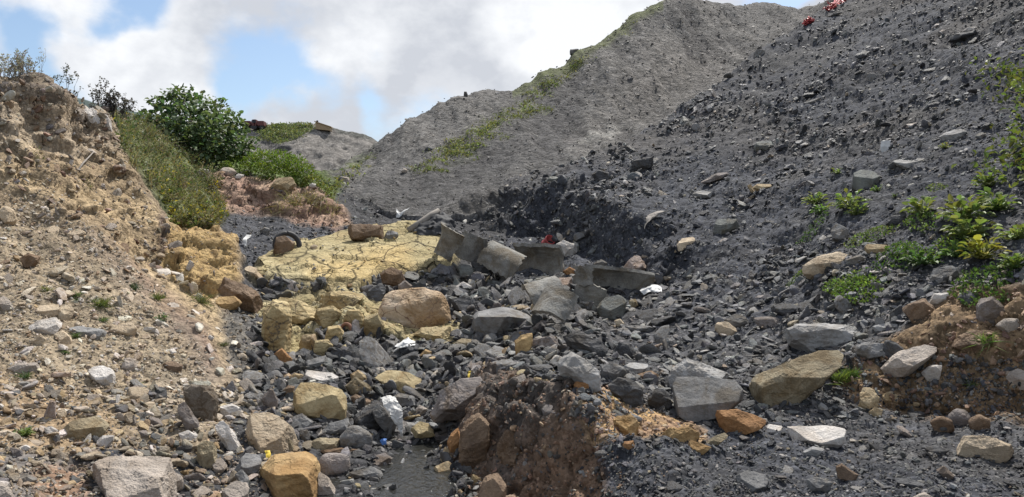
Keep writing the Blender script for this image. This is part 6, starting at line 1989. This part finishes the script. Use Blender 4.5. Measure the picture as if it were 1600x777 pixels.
# --- bramble on the ledge
def bramble():
    rg = np.random.default_rng(41)
    root_p = at(425, 280, 17.3)
    g = Geo()
    lumps = [(320, 252, 12, 18.6), (345, 253, 12, 18.4), (370, 254, 13, 18.2), (395, 255, 14, 18), (415, 253, 18, 17.8), (438, 254, 20, 17.6), (458, 262, 20, 17.4), (474, 274, 18, 17.2), (488, 288, 15, 17.05),
             (500, 300, 13, 16.9), (510, 314, 10, 16.8), (440, 270, 18, 17.2), (412, 266, 14, 17.3), (468, 284, 12, 17.1), (385, 264, 9, 17.5), (355, 261, 8, 17.6), (300, 246, 12, 18.8), (516, 300, 8, 17.2), (505, 322, 8, 16.7)]
    for px, py, r, Y in lumps:
        c = at(px, py, Y); R_ = r * Y / F_PX
        n = int(90 + 1.7 * r * r)
        d = rand_dirs(n, rg, .35)
        p = c + d * (R_ * rg.uniform(.5, 1.15, n))[:, None] * (1.15, 1.2, .9)
        sz = rg.uniform(.03, .065, n)
        bc = np.array((0.13, 0.185, 0.036)) if px < 480 else np.array((0.145, 0.165, 0.055))
        leaves(g, p - root_p, d + rg.normal(0, .5, (n, 3)), rg.normal(0, .5, (n, 3)) + (0, -.2, 1), sz, sz * .65, green(bc, n, rg, .25))
    o = add_obj('bramble', g.mesh('bramble', M_LEAF, False), None, tuple(root_p))
    tag(o, 'bright yellow-green bramble mat spilling over the edge of the ledge', 'bush')
    # dry grass hanging at its right end
    g = Geo()
    for px, py in [(452, 312), (462, 306), (475, 304), (488, 308), (500, 314), (510, 320), (440, 318), (520, 326), (430, 322), (470, 314)]:
        p0 = surf(px, py + 8); n = 60
        blades(g, p0 + rg.normal(0, .10, (n, 3)), rand_dirs(n, rg, 1.2), rg.uniform(.12, .38, n), np.full(n, .010), green((0.22, 0.195, 0.105), n, rg, .3), .6, 3, rg)
    o = add_obj('dry_grass', g.mesh('dry_grass', M_LEAF, False)); tag(o, kind='stuff')


bramble()


# --- thin green on the grey hill
def hill_grass():
    rg = np.random.default_rng(51)
    g = Geo()
    m = (green_strip > .3) & (SPY > SPY.min(0)[None] + 13)
    k = zone_points(m, 2300, rg, green_strip * (0.25 + soft(mid + fin * .5, -.2, .3)))
    n = len(k)
    for rep in range(2):
        p = FP[k] + rg.normal(0, .1, (n, 3)) * (1, 1, .2) - FN[k] * .03
        sz = rg.uniform(.05, .12, n)
        leaves(g, p, rand_dirs(n, rg, .8), rg.normal(0, .6, (n, 3)) + (0, 0, 1), sz, sz * .5, green((0.16, 0.175, 0.08), n, rg, .3))
    tag(add_obj('grass', g.mesh('grass', M_LEAF, False)), kind='stuff')
    # far hill
    g = Geo()
    Pf, fx, fy = FAR
    fx, fy = fx.ravel(), fy.ravel(); Pq = Pf.reshape(-1, 3)
    sd = sd_poly(fx, fy, [(405, 200), (440, 190), (478, 190), (490, 200), (465, 215), (440, 222), (410, 216)])
    ids = np.nonzero(sd > -2)[0]
    k = ids[rg.integers(0, len(ids), 1500)]; n = len(k)
    for rep in range(4):
        sz = rg.uniform(.25, .55, n)
        leaves(g, Pq[k] + rg.normal(0, .5, (n, 3)) * (1, 1, .3) + (0, -.3, -.1), rand_dirs(n, rg, .8), rg.normal(0, .6, (n, 3)) + (0, 0, 1), sz, sz * .6, green((0.16, 0.185, 0.085), n, rg, .22))
    tag(add_obj('grass', g.mesh('grass', M_LEAF, False)), kind='stuff')


hill_grass()


# --- dry bush and tall weeds on the left crest
def stems(name, label, cat, plants, colr_, head, seed, spread=.5, leaf=None, twig=.004):
    rg = np.random.default_rng(seed)
    root_p = at(*plants[0][:3])
    root = empty(name, tuple(root_p)); tag(root, label, cat)
    g, hd = Geo(), Geo()
    for px, py, Y, topx, topy, nbr in plants:
        a, b = at(px, py, Y) - root_p, at(topx, topy, Y) - root_p
        pts = [a + (b - a) * t + rg.normal(0, .012, 3) for t in np.linspace(0, 1, 6)]
        tube(g, pts, list(np.linspace(twig * 1.4, twig * .6, 6)), 5, colr_)
        tips = [pts[-1]]
        for j in range(nbr):
            t = rg.uniform(.3, .95); p0 = a + (b - a) * t
            d = rand_dirs(1, rg, .7)[0]; L_ = np.linalg.norm(b - a) * rg.uniform(.15, .45) * (1.15 - t * .6)
            p1 = p0 + d * L_ * .5; p2 = p0 + d * L_ + np.array([0, 0, L_ * .25])
            tube(g, [p0, p1, p2], [twig * .6, twig * .5, twig * .4], 4, colr_)
            tips.append(p2)
            if rg.random() < .6:
                p3 = p1 + rand_dirs(1, rg, .6)[0] * L_ * .4
                tube(g, [p1, p3], [twig * .4, twig * .35], 4, colr_); tips.append(p3)
        tips = np.array(tips)
        kk, hs, hc = head
        for t_ in tips:
            dd = rand_dirs(kk, rg, .4)
            if len(plants) < 8:
                hd = Geo()
            leaves(hd, t_ + dd * hs * .2, dd, rand_dirs(kk, rg, .5), rg.uniform(.6, 1.1, kk) * hs, rg.uniform(.4, .7, kk) * hs, green(hc, kk, rg, .2))
            if len(plants) < 8:
                add_obj('flower_head', hd.mesh('flower_head', M_LEAF, False), root)
    add_obj('stem', g.mesh('stem', M_DRY), root)
    if len(plants) >= 8:
        add_obj('foliage', hd.mesh('foliage', M_LEAF, False), root)


rg_ = np.random.default_rng(77)
pl = []
for k in range(46):
    x = rg_.uniform(-30, 52)
    pl.append((x * .8 + 4, 124 + rg_.uniform(-2, 3), 11.15 + rg_.uniform(-.2, .2), x + rg_.uniform(-8, 14), rg_.uniform(76, 108) + max(0, x - 30) * .5, 4))
stems('dry_bush', 'dry pale twiggy bush on top of the left bank', 'bush', pl, (0.24, 0.22, 0.20), (4, .032, (0.27, 0.25, 0.235)), 5)
stems('tall_weed', 'tall umbel weed standing alone against the sky on the left crest', 'weed', [(102, 156, 11.55, 104, 108, 9), (108, 158, 11.55, 124, 120, 2), (98, 152, 11.5, 86, 120, 3), (112, 158, 11.6, 128, 138, 3), (104, 156, 11.6, 108, 124, 5)], (0.12, 0.12, 0.10), (5, .035, (0.10, 0.10, 0.09)), 6, twig=.0035)
stems('thin_weed', 'thin dry stem with faint heads rising beside the dry bush', 'weed', [(66, 118, 11.05, 70, 80, 5), (64, 118, 11.05, 66, 92, 3)], (0.30, 0.27, 0.24), (3, .02, (0.34, 0.31, 0.28)), 8, twig=.002)
pl = []
for k in range(24):
    x = rg_.uniform(142, 212)
    pl.append((x * .6 + 70, 186, 13.2, x, 128 + abs(x - 156) * .62 + rg_.uniform(0, 28), 7))
stems('seeding_weed', 'bushy weed with dark seed heads at the top of the scrub', 'weed', pl, (0.13, 0.12, 0.10), (5, .042, (0.085, 0.08, 0.085)), 7, twig=.004)


# --- small weeds on the banks
def weed(px, py, w, label, base=(0.10, 0.155, 0.045), kind='tuft', seed=None, name='weed', cat='weed', group=None, lift=1.0, wide=1.0):
    """w: width in photograph pixels"""
    rg = np.random.default_rng(seed or int(px * 7 + py))
    p0 = pick(px, py); r = w * 0.5 * p0[1] / F_PX
    g = Geo(); sg = Geo()
    if kind == 'tuft':
        n = int(60 + w * 2)
        blades(g, rg.normal(0, r * .22, (n, 3)) * (1, 1, .2), rand_dirs(n, rg, 1.0 * lift), rg.uniform(.5, 1.15, n) * r * 1.1, np.full(n, max(.005, r * .055)), green(base, n, rg, .28), .5, 3, rg)
    elif kind == 'rosette':
        n = int(20 + w * .8)
        a = rg.uniform(0, 2 * np.pi, n); el = rg.uniform(.15, 1.2, n)
        d = np.stack([np.cos(a) * np.cos(el), np.sin(a) * np.cos(el), np.sin(el)], -1)
        sz = np.minimum(rg.uniform(.35, .6, n) * r * .8, .11)
        st = d * (rg.uniform(.15, .85, n) * r)[:, None]
        leaves(g, st, d + (0, 0, -.2), np.array([0, 0, 1.0]) + rg.normal(0, .25, (n, 3)), sz, sz * rg.uniform(.6, .85, n), green(base, n, rg, .22), .16, .25)
        for q in st:
            tube(sg, [q * 0, q * .6, q], [.004, .003, .002], 4, np.array(base) * 1.1)
    else:                                    # mat of small leaves
        n = int(80 + w * wide * 4)
        a = rg.uniform(0, 2 * np.pi, n); rr = np.sqrt(rg.random(n)) * r
        q = np.stack([np.cos(a) * rr * wide, np.sin(a) * rr, rg.uniform(0, .35 * lift, n) * r * (1.1 - rr / r)], -1)
        # settle it on the slope
        nn = NRM[np.argmin(np.abs(NY - p0[1])), col_of(px)]
        q[:, 2] += -(q[:, 0] * nn[0] + q[:, 1] * nn[1]) / max(nn[2], .3)
        d = rand_dirs(n, rg, .8); sz = rg.uniform(.10, .2, n) * min(r, .25)
        leaves(g, q, d, rand_dirs(n, rg, 1.4), sz, sz * .6, green(base, n, rg, .3))
    o = empty(name, tuple(p0))
    add_obj('leaves', g.mesh('leaves', M_LEAF, False), o)
    if sg.v: add_obj('stem', sg.mesh('stem', M_LEAF), o)
    tag(o, label, cat, group)


G1 = (0.085, 0.125, 0.045); G2 = (0.125, 0.18, 0.055); G3 = (0.165, 0.21, 0.075)
weed(116, 463, 28, 'green tuft left of the widest one on the gravel bank', G1)
weed(156, 478, 42, 'widest green tuft on the left gravel bank, yellowish top', (0.12, 0.14, 0.045))
weed(161, 502, 22, 'green tuft straight below the widest one on the gravel bank', G1)
weed(207, 452, 30, 'dark bluish tuft at the upper end of the red stripe', (0.055, 0.085, 0.04))
weed(245, 467, 30, 'yellow-green tuft along the red stripe', (0.13, 0.15, 0.05))
weed(310, 472, 46, 'sparse olive grass at the foot of the ochre face', (0.15, 0.16, 0.07))
weed(118, 527, 22, 'tuft beside the tan cube on the gravel bank', G1)
weed(103, 553, 16, 'thin upright tuft below the tan cube', G1, lift=1.6)
weed(252, 502, 26, 'small flat-leaved weed mid bank', G1, 'rosette')
weed(216, 602, 18, 'bright little tuft low on the gravel bank', G2)
weed(40, 590, 28, 'dark spiky rosette low on the left edge of the bank', (0.06, 0.10, 0.04), lift=.4)
weed(40, 682, 34, 'broad-leaved seedling in brown soil by the black grit', G2, 'rosette')
weed(70, 455, 26, 'faint dry tuft on the gravel bank, leftmost', (0.15, 0.16, 0.07))
weed(120, 470, 14, 'tiny tuft just under the left green one on the bank', G1)
weed(62, 247, 26, 'yellow-green weed under the overhanging ledge', (0.15, 0.16, 0.06), 'mat')
weed(128, 280, 34, 'olive weed by the dry stick on the upper bank', (0.12, 0.125, 0.06), 'mat')
weed(348, 540, 22, 'grey-green weed low beside the black grit', (0.10, 0.11, 0.06))
weed(962, 621, 20, 'bright seedling on the clay beside the black fractured boulder', G2)
# right bank
weed(1312, 596, 52, 'tall grass tuft growing beside the great tan boulder', (0.15, 0.20, 0.06), lift=2.6, name='grass_tuft', cat='grass')
weed(1330, 588, 40, 'dark grass blades leaning right of the tall tuft', (0.09, 0.15, 0.04), lift=2.2, name='grass_tuft', cat='grass')
weed(1540, 534, 46, 'bright grass tuft hanging over the ochre-brown rock', (0.13, 0.20, 0.05), lift=.7, name='grass_tuft', cat='grass')
weed(1515, 602, 28, 'green spray growing in the middle of the brown bank', (0.07, 0.12, 0.04), lift=.5)
weed(1276, 320, 44, 'leafy rosette on the scree, left of its larger neighbour', G3, 'rosette')
weed(1282, 334, 36, 'darker leaves hanging below the left rosette', (0.10, 0.17, 0.04), 'rosette')
weed(1330, 326, 66, 'largest pale green leafy rosette below the pointed rock', G3, 'rosette')
weed(1340, 336, 40, 'bright leaves in front of the largest rosette', G3, 'rosette')
weed(1311, 272, 24, 'small yellow-green plant left of the pointed rock', G3, 'rosette')
weed(1373, 299, 24, 'small plant at the right foot of the pointed rock', G2, 'rosette')
weed(1397, 309, 14, 'tiny plant further right of the pointed rock', G2, 'rosette')
weed(1545, 292, 56, 'pale rosette alone under the hanging bramble', G3, 'rosette')
weed(1478, 232, 20, 'yellowish small plant by the pale slab', (0.20, 0.22, 0.07), 'rosette')
weed(1465, 295, 34, 'small-leaved pale plant on the scree', G3, 'mat')
weed(1445, 335, 60, 'yellow-green plant right of the dark lit-topped rock', G3, 'rosette')
weed(1452, 348, 70, 'low green leaves under the yellow-green plant', G2, 'mat')
weed(1560, 330, 70, 'big flat leaf plant at the right edge', G2, 'rosette')
weed(1510, 345, 84, 'trailing vine with light leaves, upper middle of the weed patch', G3, 'rosette')
weed(1515, 375, 90, 'broad pale leaves in the heart of the weed patch', G3, 'rosette')
weed(1535, 405, 74, 'yellowing leafy plant above the brown bank', (0.20, 0.20, 0.05), 'rosette')
weed(1475, 385, 80, 'dense green mat left of the broad pale leaves', G2, 'mat')
weed(1440, 415, 60, 'round bluish leaves above the grey peaked rock', (0.10, 0.16, 0.06), 'rosette')
weed(1490, 402, 50, 'wide leaves hanging behind the grey peaked rock', (0.12, 0.19, 0.06), 'rosette')
weed(1356, 452, 84, 'low flowering mat right of the big cream boulder', (0.12, 0.185, 0.045), 'mat', wide=1.3)
weed(1330, 440, 70, 'pale green mat touching the big cream boulder', G2, 'mat', wide=1.2)
weed(1390, 425, 70, 'dark green mat between cream boulder and weed patch', (0.08, 0.14, 0.04), 'mat', wide=1.2)
weed(1420, 395, 60, 'grassy mat below the flat orange-tan stone', (0.10, 0.16, 0.045), 'mat')
weed(1365, 370, 56, 'thin grassy patch above the flat orange-tan stone', (0.12, 0.16, 0.06), 'mat', wide=1.5)
weed(1240, 440, 44, 'faint green mat left of the big cream boulder', (0.09, 0.13, 0.05), 'mat')
weed(1255, 375, 46, 'sparse green plants in the shade left of the narrow stone', (0.07, 0.12, 0.045), 'mat', wide=1.4)
weed(1550, 445, 90, 'green mat at the lip of the brown bank', (0.085, 0.14, 0.04), 'mat', wide=1.3)
weed(1590, 420, 60, 'upright leaves at the right edge over the brown bank', G2, 'rosette')
weed(1590, 375, 60, 'light leaves at the right edge in the weed patch', G3, 'rosette')
weed(1500, 435, 44, 'green sprigs left of the dark brown wedge', (0.09, 0.14, 0.045), 'mat')


def hanging_bramble():
    rg = np.random.default_rng(61)
    root_p = pick(1590, 230)
    root = empty('bramble', tuple(root_p)); tag(root, 'sunlit bramble with long canes hanging in from the upper right', 'bush')
    g, st = Geo(), Geo()
    canes = [((1640, 120), (1575, 138), (1515, 134)), ((1650, 150), (1590, 160), (1530, 150)), ((1660, 190), (1600, 185), (1550, 165)), ((1660, 220), (1600, 220), (1540, 240)),
             ((1660, 250), (1600, 255), (1560, 262)), ((1660, 170), (1610, 150), (1560, 140)), ((1650, 200), (1605, 205), (1575, 190)), ((1650, 230), (1610, 240), (1585, 230)), ((1640, 260), (1590, 275), (1520, 268)), ((1640, 280), (1600, 290), (1575, 300)), ((1650, 140), (1600, 140), (1545, 128)), ((1640, 235), (1570, 250), (1515, 280))]
    for c in canes:
        q = np.array([pick(min(x, 1830), y_ + 8) - root_p + (0, -.25 - .1 * rg.random(), .12 + .2 * rg.random()) for x, y_ in c])
        t = np.linspace(0, 1, 14)[:, None]
        p = (1 - t) ** 2 * q[0] + 2 * t * (1 - t) * q[1] + t ** 2 * q[2]
        tube(st, p, list(np.linspace(.008, .004, 14)), 5, (0.13, 0.10, 0.06))
        n = 95
        k = rg.integers(0, 14, n)
        pp = p[k] + rg.normal(0, .12, (n, 3))
        sz = rg.uniform(.05, .11, n)
        leaves(g, pp, rand_dirs(n, rg, 0), rg.normal(0, .6, (n, 3)) + (0, 0, 1), sz, sz * .6, green((0.115, 0.145, 0.045), n, rg, .3))
    add_obj('stem', st.mesh('stem', M_DRY), root); add_obj('foliage', g.mesh('foliage', M_LEAF, False), root)


hanging_bramble()
